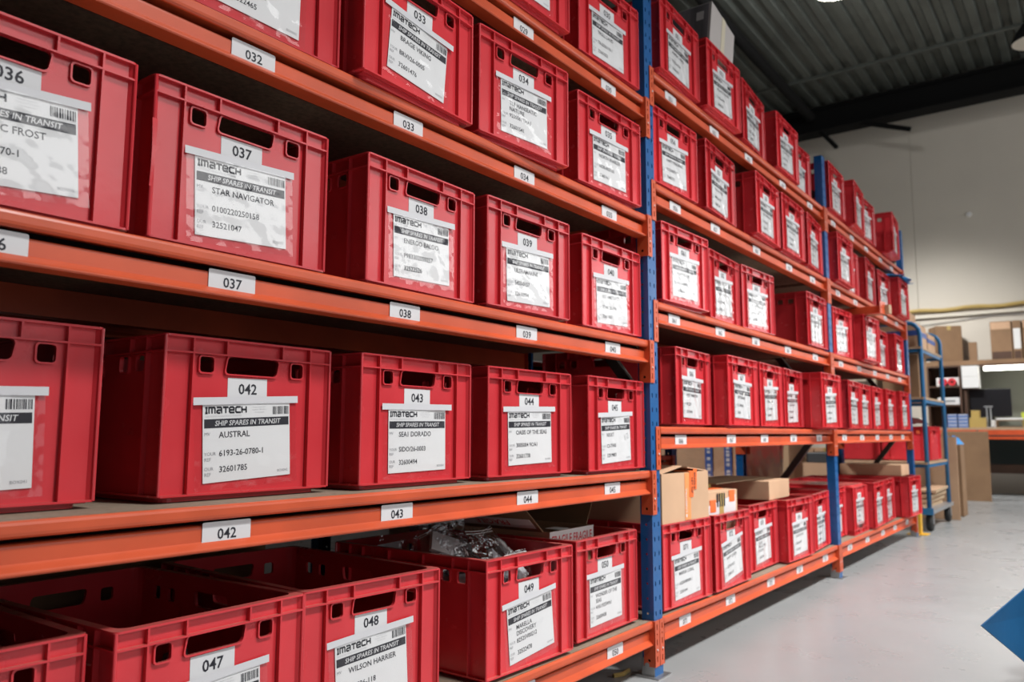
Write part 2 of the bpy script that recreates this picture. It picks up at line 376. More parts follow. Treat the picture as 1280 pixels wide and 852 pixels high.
def post_mesh(h):
    mb = MB(); w = .032; z0 = .004; k = 0
    while z0 < h-.001:
        z1 = min(h, .035+.25*(k+1)); n = [.06+.05*i for i in range(200) if z0 < .06+.05*i < z1 and .06+.05*i < h-.02]
        holes = [rrect(sx-.0035, sx+.0035, z-.009, z+.009, .003, 1) for z in n for sx in (-.016, .016)]
        mb.add(*shape([rrect(-w, w, z0, z1, .0002, 1)]+holes, .003), 'blue', TXZ(0, .0035, 0))
        sd = shape([rrect(.005, .048, z0, z1, .0002, 1)]+[disc(.026, z, .0045, 6) for z in n], .003)
        for sx in (-1, 1): mb.add(*sd, 'blue', TYZ(sx*(w-.0015), 0, 0))
        z0 = z1; k += 1
    for sx in (-1, 1): mb.box(*sorted((sx*w, sx*.018)), .045, .048, .004, h, 'blue')
    return mb.mesh('upright')
pm_hi, pm_lo = post_mesh(2.75), post_mesh(2.52)
pm_end = post_mesh(2.54)
bp = MB(); bp.box(-.05, .05, -.02, .08, 0, .004, 'steel'); bp.box(-.0345, -.0335, .002, .05, .004, .062, 'steel')
bp.lathe([(.0001, .004), (.009, .004), (.009, 0)], 'steel', 8, Matrix.Translation((-.0345, .028, .04)) @ Matrix.Rotation(-PI/2, 4, 'Y'))
bp_me = bp.mesh('base_plate')
def connector_mesh(side):
    # side -1: at the left end of a beam (post to its left), +1: right end ; origin: post seam, beam top
    mb = MB(); s = side
    h = .152
    slots = [rrect(-s*.0195-.003, -s*.0195+.003, -z-.011, -z+.011, .0025, 1) for z in (.022, .072, .128)]+[disc(-s*.0195, -z, .0035, 8) for z in (.046, .104)]
    x0, x1 = sorted((-s*.0375, -s*.002))
    mb.add(*shape([rrect(x0, x1, -h, 0, .002, 1)]+slots, .003), 'orange', TXZ(0, -.001, 0))
    mb.add(*shape([rrect(-.0025, .040, -h, 0, .002, 1), disc(.020, -.132, .0052, 8)], .0035), 'orange', TYZ(-s*.0358, 0, 0))
    mb.box(-s*.0345-.0004, -s*.0345+.0004, .012, .030, -.142, -.122, 'black')  # black patch behind the bolt hole, painting its shade
    mb.lathe([(.0001, .0028), (.003, .0028), (.003, 0)], 'paper', 8, Matrix.Translation((-s*.0195, -.0025, -.0965)) @ Matrix.Rotation(PI/2, 4, 'X'))
    return mb.mesh('end_connector')
cmL, cmR = connector_mesh(-1), connector_mesh(1)
def beam_mesh(L):
    mb = MB(); mb.prism(PROF_T, .0376, L-.0376, 'orange'); mb.prism(PROF_B, .0376, L-.0376, 'orange'); mb.box(.0376, L-.0376, .0475, .0495, -.0815, -.0215, 'black'); return mb.mesh('beam')  # black strip closes the groove from behind, painting the shade in the gap
beam_me = [beam_mesh(SE[i+1]-SE[i]) for i in range(3)]
def rear_mesh(L):
    mb = MB(); mb.box(.036, L-.036, .545, .59, -.0815, -.019, 'orange')
    for x in (.034, L-.037): mb.box(x, x+.003, .53, .597, -.152, 0, 'orange')
    return mb.mesh('beam')
rear_me = [rear_mesh(SE[i+1]-SE[i]) for i in range(3)]
def board_mesh(L):
    mb = MB(); mb.box(.04, L-.04, .0135, .585, -.0178, 0, 'board'); return mb.mesh('shelf_board')
board_me = [board_mesh(SE[i+1]-SE[i]) for i in range(3)]
def shelf_label_mesh(num):
    mb = MB(); T = Matrix(((1, 0, 0, 0), (0, 0, -1, 0), (0, 1, 0, 0), (0, 0, 0, 1)))
    vs, fs = shape([rrect(-.05, .05, -.0185, .0185, .003, 2)], .0006); mb.add(vs, fs, 'paper', T)
    if num: text(mb, '%03d' % num, 0, -.0125, .0185, 'ink', .016, 'c', .0006, T=T)
    return mb.mesh('shelf_label')
rack = empty('storage_rack', (SE[0], 0, 0), 0, 'long blue and orange steel rack of three bays that holds the numbered red crates', 'rack')
def at_rack(o, x, y, z): o.parent = rack; o.location = (x-SE[0], y, z); return o
for i, x in enumerate(SE):
    me = (pm_hi, pm_hi, pm_lo, pm_end)[i]
    p = at_rack(obj('upright', me), x, 0, 0); obj('base_plate', bp_me, p)
    q = at_rack(obj('upright', me), x, .6, 0); q.scale = (1, -1, 1); obj('base_plate', bp_me, q)
    zz = [.24, .89, .95, 1.60, 1.66, 2.31]
    for k in range(0, 6, 2):
        a, b = ((.55, zz[k]), (.06, zz[k+1])) if (k//2) % 2 == 0 else ((.06, zz[k]), (.55, zz[k+1]))
        mb = MB(); d = Vector((0, b[0]-a[0], b[1]-a[1])); L = d.length; ang = math.atan2(d.z, d.y)
        mb.box(-.013, .013, 0, L, -.018, .018, 'dark', Matrix.Translation((0, a[0], a[1])) @ Matrix.Rotation(ang, 4, 'X'))
        at_rack(mb.build('brace'), x, 0, 0)
for b in (1, 2, 3):
    for l in range(5):
        z = ZT[b][l]; x0, x1 = SE[b-1], SE[b]
        bm_ = at_rack(obj('beam', beam_me[b-1]), x0, 0, z)
        obj('end_connector', cmL, bm_, (0, 0, 0)); obj('end_connector', cmR, bm_, (x1-x0, 0, 0))
        at_rack(obj('beam', rear_me[b-1]), x0, 0, z)
        at_rack(obj('shelf_board', board_me[b-1]), x0, 0, z)
        key = b*10+l+1
        for k, lx in enumerate(LAB[key]):
            if b == 1 and lx < .38 and l > 2: continue
            n = FIRST[key]+k
            obj('shelf_label', shelf_label_mesh(n), bm_, (lx-x0, .0178, -.0495))
# ------------------------------------------------------------------ crate prototype (origin: base centre; front faces -y)
CW, CD, CH = .4, .6, .31
def crate_body():
    mb = MB(); R = 'red'; hx, hy = CW/2, CD/2; rec = .012; th = .0028
    def holes(pos):
        out = []
        for kind, x in pos:
            if kind == 's': out.append(rrect(x-.015, x+.015, .243, .273, .006, 3))
            else: out.append(rrect(x-.061, x+.061, .243, .277, .008, 3, .006))
        return out
    front = holes((('s', -.108), ('h', 0), ('s', .108)))
    side = holes((('s', -.208), ('s', -.15), ('h', 0), ('s', .15), ('s', .208)))
    vs, fs = shape([rrect(-hx+rec, hx-rec, .008, .306, .001, 1)]+front, th)
    for T in (TXZ(0, -hy+rec, 0), TXZ(0, hy-rec, 0)): mb.add(vs, fs, R, T)
    vs, fs = shape([rrect(-hy+rec, hy-rec, .008, .306, .001, 1)]+side, th)
    for T in (TYZ(-hx+rec, 0, 0), TYZ(hx-rec, 0, 0)): mb.add(vs, fs, R, T)
    # collars round the hand holes
    def grow(sp, d):
        cx = sum(p[0] for p in sp)/len(sp); cy = sum(p[1] for p in sp)/len(sp)
        w = max(p[0] for p in sp)-cx; h = max(p[1] for p in sp)-cy
        return [(cx+(p[0]-cx)*(w+d)/w, cy+(p[1]-cy)*(h+d)/h) for p in sp]
    for hs, pl in ((front, 'f'), (side, 's')):
        for h in hs:
            vs, fs = shape([grow(h, .003), h], .007)
            for s in (-1, 1):
                mb.add(vs, fs, R, TXZ(0, s*(hy-rec+.003), 0) if pl == 'f' else TYZ(s*(hx-rec+.003), 0, 0))
    # ribs
    t = .0017
    for s in (-1, 1):
        y0, y1 = sorted((s*hy, s*(hy-rec)))
        for x in (-.14, .14): mb.box(x-t, x+t, y0+.0004, y1-.0004, .013, .308, R)
        for x in (-.067, .067): mb.box(x-t, x+t, y0+.0004, y1-.0004, .279, .308, R)
        x0, x1 = sorted((s*hx, s*(hx-rec)))
        for y in (-.235, .235): mb.box(x0+.0004, x1-.0004, y-t, y+t, .013, .308, R)
        for y in (-.178, -.068, .068, .178): mb.box(x0+.0004, x1-.0004, y-t, y+t, .279, .308, R)
        for q in (-1, 1):
            c = Vector((s*(hx-.0035), q*(hy-.0035))); w = Vector((s*(hx-rec-.004), q*(hy-rec-.004)))
            mb.tube([(c.x, c.y, .012), (c.x, c.y, .308)], .0034, R, 8)
            n = (w-c).orthogonal().normalized()*.0014
            mb.add([(*(c+n), .012), (*(c-n), .012), (*(w-n), .012), (*(w+n), .012), (*(c+n), .308), (*(c-n), .308), (*(w-n), .308), (*(w+n), .308)],
                   [(0, 1, 2, 3), (4, 7, 6, 5), (0, 4, 5, 1), (1, 5, 6, 2), (2, 6, 7, 3), (3, 7, 4, 0)], R)
            # rounded inner corner of the wall
            pts = []
            for k in range(5):
                a = PI/2*k/4; pts.append((s*(hx-rec-.028+.028*math.cos(a)), q*(hy-rec-.028+.028*math.sin(a))))
            vs = [(p[0], p[1], z) for z in (.01, .306) for p in pts]
            mb.add(vs, [(i, i+1, i+6, i+5) for i in range(4)], R)
    # rim, ledge, bottom flange, foot, floor
    ring = lambda o, i, z, h, ro, ri: mb.add(*shape([rrect(-hx+o, hx-o, -hy+o, hy-o, ro, 4), rrect(-hx+i, hx-i, -hy+i, hy-i, ri, 4)], h), R, TXY(z))
    ring(0, .0175, .308, .004, .011, .02)
    ring(0, rec, .2785, .0034, .009, .003)
    ring(0, rec+.002, .0122, .0036, .011, .003)
    mb.add(*shape([rrect(-hx+.02, hx-.02, -hy+.02, hy-.02, .02, 4)], .0105), R, TXY(.00525))
    mb.add(*shape([rrect(-hx+rec, hx-rec, -hy+rec, hy-rec, .004, 2)], .003), R, TXY(.0095))
    return mb.mesh('body')
CRATE = crate_body()
# sleeves: clear pouch with a white strip along its top, four crumplings
def sleeve_mesh(seed):
    rr = random.Random(seed); mb = MB()
    ws = [(rr.uniform(-.12, .12), rr.uniform(-.09, .06), rr.uniform(-2.6, -.4), rr.uniform(.35, 1.)) for _ in range(5)]
    def z(x, y):
        v = 0
        for a, b, t, s in ws:
            d = (x-a)*math.sin(t)-(y-b)*math.cos(t); v += s*.0013*math.exp(-(d/.011)**2)
        return v+.0005*math.sin(x*90+seed)+.0004*math.sin(y*130+2*seed)
    def fn(u, v):
        x = -.12+.24*u; y = -.178+.166*v; e = min(u, 1-u, v)*24; e = min(1, e)
        zz = .0012+z(x, y)*e
        if e < .6: zz += .0006*math.sin(y*900 if min(u, 1-u) < v else x*900)
        return (x, y, max(.0008, zz))
    mb.grid(fn, 40, 30, 'sleeve')
    def strip(u, v):
        x = -.1235+.247*u; y = -.0145+.0145*v
        return (x, y, .0016+.0009*math.sin(u*5+seed)+(.002*u*u if seed % 2 else .001*(1-u)))
    mb.grid(strip, 16, 2, 'flap')
    return mb.mesh('document_sleeve', True)
SLEEVES = [sleeve_mesh(k) for k in range(5)]
def card_mesh(num):
    mb = MB(); mb.box(-.0465, .0465, -.052, 0, -.0004, 0, 'paper')
    text(mb, num, 0, -.0315, .0205, 'ink', .016, 'c'); return mb.mesh('number_card')
def sheet_mesh(num, lines, ref, our, seed, extra=None):
    w, h = .205, .15; X = lambda f: -w/2+w*f; Y = lambda f: -h*f
    mb = MB(); mb.box(-w/2, w/2, -h, 0, -.0003, 0, 'sheet')
    logo(mb, X(.025), Y(.125), w*.445, h*.095, 'ink')
    text(mb, 'ELECTRONIC NAVIGATION & OFFSHORE', X(.025), Y(.165), h*.02, 'pale', 0, maxw=w*.44)
    for k, t in enumerate(('Imatech Services B.V.', 'Postal box 3200 address', 'The Netherlands')): text(mb, t, X(.63), Y(.055+.035*k), h*.016, 'pale', 0, 'c')
    barcode(mb, X(.79), X(.985), Y(.155), Y(.045), 'ink', seed=seed)
    plate(mb, X(.015), X(.985), Y(.305), Y(.19), 'ink', z=.0004)
    text(mb, 'SHIP SPARES IN TRANSIT', X(.5), Y(.278), h*.065, 'paper', .012, 'c', .0008, shear=.18, maxw=w*.77)
    text(mb, 'MV', X(.015), Y(.40), h*.042, 'grey', 0)
    for k, t in enumerate(lines): text(mb, t, X(.17), Y(.435+.11*k), h*.078, 'ink', .010, maxw=w*.8)
    for k, t in enumerate(('YOUR', 'REF')): text(mb, t, X(.015), Y(.655+.07*k), h*.042, 'grey', 0)
    for k, t in enumerate(('OUR', 'REF')): text(mb, t, X(.015), Y(.845+.07*k), h*.042, 'grey', 0)
    text(mb, ref, X(.17), Y(.67), h*.075, 'ink', .010, maxw=w*.8); text(mb, our, X(.17), Y(.875), h*.075, 'ink', .010)
    text(mb, 'BOX'+num, X(.97), Y(.945), h*.034, 'grey', 0, 'r')
    if extra:
        T = Matrix.Rotation(.25, 4, 'Z'); text(mb, extra, X(.66), Y(.50)-.02, h*.13, 'grey', -.008, T=T)
    return mb.mesh('document_sheet')
DATA = [['11','029',1.604,-.012,-.0145],['11','030',2.104,.011,-.0287],['12','032',.718,.026,-.0016],['12','033',1.143,-.022,.0363],['12','034',1.573,-.003,-.071],['12','035',2.084,.005,-.039],
['13','036',.275,.036,-.0017],['13','037',.709,.042,.0006],['13','038',1.214,.03,.027],['13','039',1.634,.015,-.0201],['13','040',2.137,.026,-.0014],
['14','041',.282,.11,0],['14','042',.78,.088,.0203],['14','043',1.235,.059,.0178],['14','044',1.682,.047,-.0316],['14','045',2.139,.009,.03],
['15','046',.2685,.078,0],['15','047',.694,.042,.035],['15','048',1.096,.064,-.0497],['15','049',1.642,.017,-.0228],['15','050',2.099,.032,.0109],
['21','051',2.64,-.021,.0364],['21','052',3.074,-.027,.0084],['21','053',3.534,-.01,.0815],['21','054',4.021,-.01,.024],['21','055',4.43,.058,-.0153],
['22','056',2.618,.012,-.0216],['22','057',3.08,-.008,.0652],['22','058',3.613,-.033,.0526],['22','059',4.026,-.021,.0176],['22','060',4.48,-.017,.0828],
['23','061',2.658,-.001,-.0432],['23','062',3.187,.033,.046],['23','063',3.587,.041,-.0497],['23','065',4.482,.005,.0016],
['24','066',2.823,.029,.0664],['24','067',3.26,-.007,.0295],['24','068',3.681,.003,.0607],['24','069',4.083,.021,.0607],['24','070',4.482,-.056,.0019],
['25','071',2.657,.017,-.0389],['25','072',3.086,-.002,.009],['25','073',3.609,.048,.0118],['25','074',4.012,.004,-.0207],['25','075',4.477,.01,.07],
['31','076',4.979,-.016,.0241],['31','077',5.462,-.049,.078],['31','078',5.86,.002,-.0096],['31','079',6.447,-.088,.0846],
['32','081',5.033,-.035,.013],['32','082',5.435,.035,-.006],['32','083',5.893,-.003,.0693],['32','084',6.392,.023,-.0144],['32','085',6.812,-.042,.012],
['33','086',5.124,.036,-.0463],['33','087',5.586,-.039,-.0335],['33','089',6.395,.053,.0109],['33','090',6.812,.008,.0342],
['34','091',5.206,-.017,.05],['34','092',5.617,.012,.05],['34','093',6.019,.02,.05],['34','094',6.42,.012,.04],['34','095',6.822,-.008,.03],
['35','096',4.968,.065,.0056],['35','097',5.38,.024,.0204],['35','098',5.803,-.008,.0539],['35','099',6.235,.014,.052],['35','100',6.76,-.05,-.0253]]
TXT = {'029': (['SPIRIT'], '45-2025', '32522290'), '030': (['TROLL LAND'], 'TR-2025110-1', '32601021'), '032': (['STENA APEX'], '4520196AX1', '32522465'), '033': (['BRAGE VIKING'], 'BRVI/26-0005', '32601476'),
 '034': (['TUI HANSEATIC', 'NATURE'], '9200061THA1', '32601541'), '035': (['NORTH ENABLER'], 'NOR-002/105', '32601447'), '036': (['NORDIC FROST'], '2025-0170-1', '32521988'),
 '037': (['STAR NAVIGATOR'], '0100220250158', '32521047'), '038': (['ENERGO BALOO'], 'P983302050257', '32522526'), '039': (['ULTRAMARINE'], '5453-0157', '32610994'), '040': (['ISLE AMETHYST'], 'ST/MS 26-0147', '32601561'),
 '041': (['NAUTICA'], '26-0414', '32601614'), '042': (['AUSTRAL'], '6193-26-0780-1', '32601785'), '043': (['SEA1 DORADO'], 'SIDO/26-0003', '32600494'), '044': (['OASIS OF THE SEAS'], '3005004 9OA1', '32601738'),
 '045': (['NIXXT'], 'C3-77405', '32519803'), '047': (['VALIANT'], '25-0447', '32601120'), '048': (['WILSON HARRIER'], '4-2026-118', '32601552'), '049': (['MARELLA', 'DISCOVERY'], '82525V00212', '32522478'),
 '050': (['WONDER OF THE', 'SEAS'], '41011925WN1', '32600438'), '056': (['HAPPY PEREGRINE'], 'PO226007087', '32602152'), '066': (['WEST WINDOW'], 'RE 22/9', '32519704'), '067': (['CENTENNIAL'], 'SC-78/0425', '32601'),
 '071': (['MAERSK CORAL'], 'A2D0/98P009-1', '32601641'), '073': (['HALNE', 'TROLLSTEIN'], 'TRO/2291', '32601944')}
TILT = {'036': .07, '037': .05, '038': .035, '039': .03, '040': .035, '041': .03, '042': .05, '043': .015, '044': .025, '045': .04, '047': .05, '048': .065, '049': .10, '050': .02, '033': -.085, '071': .05, '072': .12, '073': .05, '066': -.02, '067': -.03}
BAY = {'1': 'nearest', '2': 'middle', '3': 'farthest'}; SH = {'1': 'top', '2': 'second', '3': 'third', '4': 'fourth', '5': 'bottom'}; ORD = ['first', 'second', 'third', 'fourth', 'fifth']
CRATES = {}
cnt = {}
for key, num, x, y, a in DATA:
    b, l = int(key[0]), int(key[1]); z = ZT[b][l-1]
    c, s = math.cos(a), math.sin(a)
    i = cnt.get(key, 0); cnt[key] = i+1
    if b == 1 or num in ('056', '061', '066', '067', '071', '072'): lab = 'red plastic crate with number card %s on the %s shelf of the %s rack bay' % (num, SH[key[1]], BAY[key[0]])
    else: lab = 'red plastic crate, %s from left on the %s shelf of the %s rack bay' % (ORD[i], SH[key[1]], BAY[key[0]])
    if num == '049': lab = 'red plastic crate with number card 049, filled with clear zip bags, on the bottom shelf'
    if num == '048': lab = 'open empty red plastic crate with number card 048 on the bottom shelf'
    if num == '097': lab = 'upside-down red plastic crate on the bottom shelf of the farthest rack bay'
    root = empty('plastic_crate', (x+c*.2-s*.3, y+s*.2+c*.3, z+.001), a, lab, 'crate', 'red crates on the rack')
    CRATES[num] = root
    body = obj('body', CRATE, root)
    if num == '097':
        body.rotation_euler = (PI, 0, 0); body.location = (0, 0, CH)
    rr = random.Random(int(num)); t = TILT.get(num, rr.uniform(-.02, .05)); dx = rr.uniform(-.012, .002); dz = rr.uniform(-.004, .004)
    if num == '097': dz += .02
    yf = -.3+.012-.0015-.0006
    if not (key == '15' and num == '046'):
        cd = obj('number_card', card_mesh(num), root, (dx+.0, yf, .238+dz)); cd.rotation_euler = (PI/2, t*.5 if num not in ('042', '043') else 0, 0)
        cd.rotation_euler = (PI/2, 0, 0); cd.rotation_euler.rotate_axis('Z', t*.35)
    if num == '046': continue
    tx = TXT.get(num)
    if not tx:
        nm = rr.choice(('PACIFIC', 'NORTHERN', 'HAPPY', 'ATLANTIC', 'STELLA', 'CORAL', 'NORDIC'))+' '+rr.choice(('STAR', 'WIND', 'ROVER', 'LINE', 'DAWN', 'QUEEN'))
        tx = ([nm], '%d/26-%04d' % (rr.randint(100, 999), rr.randint(1, 999)), '326%05d' % rr.randint(0, 9999))
    zt = .2015+dz
    sh = obj('document_sheet', sheet_mesh(num, *tx, int(num), '1/2' if num == '045' else None), root, (dx+.002, yf-.0016, zt-.0135)); sh.rotation_euler = (PI/2, 0, 0); sh.rotation_euler.rotate_axis('Z', t)
    sv = obj('document_sleeve', SLEEVES[int(num) % 5], root, (dx, yf-.0022, zt)); sv.rotation_euler = (PI/2, 0, 0); sv.rotation_euler.rotate_axis('Z', t)
# ------------------------------------------------------------------ cartons
def carton_mesh(w, d, h, m='card', tape=None, tw=.05, edge=True):
    mb = MB(); mb.box(-w/2, w/2, -d/2, d/2, 0, h, m); return mb
def carton(name, label, cx, cy, z, w, d, h, rz=0, m='card', tape=None, tdir='x', tw=.05, cat='box', group=None, drop=.06, side_tape=None):
    o = empty(name, (cx, cy, z+.001), rz, label, cat, group)
    mb = MB(); mb.box(-w/2, w/2, -d/2, d/2, 0, h, m); mb.build('body', o, bevel=.003)
    sm = MB(); e = .0006
    if tdir == 'x': sm.box(-w/2-.001, w/2+.001, -.002, .002, h-.0005, h+e, 'dkwood')
    else: sm.box(-.002, .002, -d/2-.001, d/2+.001, h-.0005, h+e, 'dkwood')
    sm.build('flap_seam', o)
    if tape:
        t = MB()
        if tdir == 'x':
            t.box(-w/2-e, w/2+e, -tw/2, tw/2, h, h+2*e, tape)
            for s in (-1, 1): t.box(*sorted((s*w/2, s*(w/2+2*e))), -tw/2, tw/2, h-drop, h+2*e, tape)
        else:
            t.box(-tw/2, tw/2, -d/2-e, d/2+e, h, h+2*e, tape)
            for s in (-1, 1): t.box(-tw/2, tw/2, *sorted((s*d/2, s*(d/2+2*e))), h-drop, h+2*e, tape)
        t.build('tape', o)
    if side_tape:
        t = MB(); z0, z1 = side_tape; t.box(-w/2-2*e, w/2+2*e, -d/2-2*e, d/2+2*e, z0, z1, 'btape'); t.build('blue_tape', o)
    return o
# -- the second rack row, standing back to back
R2 = [.05, 2.2, 4.33]; R2Z = [2.06, 1.61, 1.15, .70, .19]
rack2 = empty('storage_rack', (R2[0], .75, 0), 0, 'shadowed second rack standing back to back behind the nearest bay', 'rack')
p2 = post_mesh(2.5)
for x in R2:
    for y, s in ((0, 1), (.6, -1)):
        p = obj('upright', p2, rack2, (x-R2[0], y, 0)); p.scale = (1, s, 1); obj('base_plate', bp_me, p)
for i in range(2):
    L = R2[i+1]-R2[i]; bme = beam_mesh(L); rme = rear_mesh(L); dme = board_mesh(L)
    for z in R2Z:
        b_ = obj('beam', bme, rack2, (R2[i]-R2[0], 0, z)); obj('end_connector', cmL, b_); obj('end_connector', cmR, b_, (L, 0, 0))
        obj('beam', rme, rack2, (R2[i]-R2[0], 0, z)); obj('shelf_board', dme, rack2, (R2[i]-R2[0], 0, z))
def back_crate(x, y, z, rz, label, group='red crates on the rear rack'):
    o = empty('plastic_crate', (x, y, z+.001), rz, label, 'crate', group); obj('body', CRATE, o); return o
back_crate(2.60, 1.06, 1.15, 0, 'shadowed red crate on the rear rack, visible above crate 040')
back_crate(1.88, 1.06, .70, 0, 'dark red crate on the rear rack behind crate 044')
back_crate(2.55, 1.06, .70, 0, 'dark red crate on the rear rack behind crate 045')
back_crate(3.95, 1.06, .70, 0, 'dark red crate on the rear rack, seen over the tall carton on crate 071')
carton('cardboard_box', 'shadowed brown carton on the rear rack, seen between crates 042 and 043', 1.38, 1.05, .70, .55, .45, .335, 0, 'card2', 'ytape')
carton('cardboard_box', 'large shadowed brown carton on the rear rack behind crate 050', 2.92, 1.05, .19, .72, .5, .40, 0, 'card', 'ytape')
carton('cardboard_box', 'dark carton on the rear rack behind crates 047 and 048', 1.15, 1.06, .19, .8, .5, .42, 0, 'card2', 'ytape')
# -- things in and on the crates
mb = MB(); mb.grid(lambda u, v: (-.012+.010*u*(1-.6*v), -.004*math.sin(3*v), -.125*v), 2, 10, 'red'); o = mb.build('tape_strip', CRATES['037'], (-.19, -.3015, .225))
# crate 049: zip bags with small grey parts
c49 = CRATES['049']; M49 = Matrix.Translation(c49.location) @ Matrix.Rotation(c49.rotation_euler.z, 4, 'Z')
def zip_bag(i, lx, ly, lz, w, h, rx, rz, label, ry=0.):
    rr = random.Random(i)
    root = empty('zip_bag', M49 @ Vector((lx, ly, lz)), 0, label, 'bag', 'clear zip bags in crate 049')
    root.rotation_euler = (rx, ry, rz)
    ph = [rr.uniform(0, 6) for _ in range(6)]
    def side(sg):
        def fn(u, v):
            x = -w/2+w*u; y = -h/2+h*v; puff = math.sin(PI*u)**.6*math.sin(PI*min(1, v*1.12+.0))**.6 if 0 < u < 1 and 0 < v < .89 else 0
            cr = .006*math.sin(9*u+ph[0]+3*v)*math.sin(7*v+ph[1])+.003*math.sin(23*u+ph[2])*math.sin(19*v+ph[3])
            bend = .018*math.sin(2.2*u+ph[4])*v*v
            return (x*(1-.08*v), y, sg*(.016*puff+.0006)+cr*puff+bend)
        return fn
    mb = MB(); mb.grid(side(1), 16, 16, 'bag'); mb.grid(side(-1), 16, 16, 'bag'); mb.build('film', root, smooth=True)
    mb = MB(); f = side(1)
    for dv in (.90, .94):
        pts = [Vector(f(u/10, dv))+Vector((0, 0, .0008)) for u in range(11)]; mb.tube(pts, .0011, 'wtape', 5)
    mb.build('zip_strip', root)
    for k in range(3):
        a, b, c = rr.uniform(.02, .045), rr.uniform(.015, .03), rr.uniform(.005, .011)
        mb = MB(); mb.box(-a, a, -b, b, -c, c, rr.choice(('lgrey', 'metal', 'lgrey', 'white')))
        o = mb.build('spare_part', root, (rr.uniform(-.3, .3)*w, rr.uniform(-.35, .05)*h, 0), bevel=.002); o.rotation_euler = (rr.uniform(-.3, .3), rr.uniform(-.3, .3), rr.uniform(0, 3))
BAGS = [(1, -.02, -.17, .285, .17, .20, 1.05, .1, 'clear zip bag of grey parts leaning on the front rim of crate 049'),
 (2, -.09, -.05, .315, .15, .17, 1.2, -.4, 'clear zip bag standing tallest near the middle of crate 049'),
 (3, .09, -.12, .295, .15, .17, .9, .5, 'clear zip bag with its corner up at the right rim of crate 049'),
 (4, -.11, -.2, .275, .13, .15, .6, .9, 'zip bag with white and grey parts at the left front corner of crate 049'),
 (5, -.13, .10, .30, .12, .16, 1.3, -.9, 'small crumpled clear bag standing toward the back left of crate 049'),
 (6, .05, .04, .29, .18, .2, .35, .2, 'clear bag lying flat toward the back of crate 049'),
 (7, .02, -.235, .245, .13, .12, 1.45, 0, 'clear bag pressed against the hand hole of crate 049')]
for b_ in BAGS: zip_bag(*b_)
mb = MB()
rr = random.Random(3)
for k in range(26):
    a, b, c = rr.uniform(.02, .05), rr.uniform(.02, .04), rr.uniform(.008, .02)
    T = Matrix.Translation((rr.uniform(-.13, .13), rr.uniform(-.22, .22), rr.uniform(.19, .235))) @ Matrix.Rotation(rr.uniform(-.6, .6), 4, 'X') @ Matrix.Rotation(rr.uniform(0, 3), 4, 'Z')
    mb.box(-a, a, -b, b, -c, c, rr.choice(('lgrey', 'dplastic', 'white', 'lgrey', 'metal')), T)
mb.box(-.175, .175, -.275, .275, .014, .2, 'dplastic')
o = mb.build('bagged_spare_parts', None, M49.translation); o.rotation_euler = c49.rotation_euler
tag(o, 'grey and black small parts filling crate 049 under the clear bags', 'parts', None, 'stuff')
# crate 047: crumpled film
def crumple(name, label, loc, rz, w, d, h, m='bag', n=22, seed=1, cat='plastic film', amp=.5):
    rr = random.Random(seed); ph = [rr.uniform(0, 6.28) for _ in range(8)]
    def fn(u, v):
        x = -w/2+w*u; y = -d/2+d*v; e = math.sin(PI*u)*math.sin(PI*v)
        z = h*e**.5*(.55+amp*.45*math.sin(11*u+ph[0]+4*v)*math.sin(9*v+ph[1])+.2*abs(math.sin(23*u+ph[2]-13*v))+.15*abs(math.sin(31*v+ph[3]+9*u)))
        return (x+.02*math.sin(12*v+ph[4]), y+.02*math.sin(11*u+ph[5]), z)
    mb = MB(); mb.grid(fn, n, n, m); o = mb.build(name, None, loc); o.rotation_euler = (0, 0, rz); return tag(o, label, cat)
def incrate(num, lx, ly, lz):
    c = CRATES[num]; return (Matrix.Translation(c.location) @ Matrix.Rotation(c.rotation_euler.z, 4, 'Z')) @ Vector((lx, ly, lz))
MT['blackfilm'] = mat('grey_film', (.10, .10, .11), .15, spec=.8)
crumple('plastic_film', 'crumpled glossy dark film inside crate 047, seen through its hand hole', incrate('047', -.03, -.16, .0135), .035, .22, .16, .22, 'blackfilm', 26, 4)
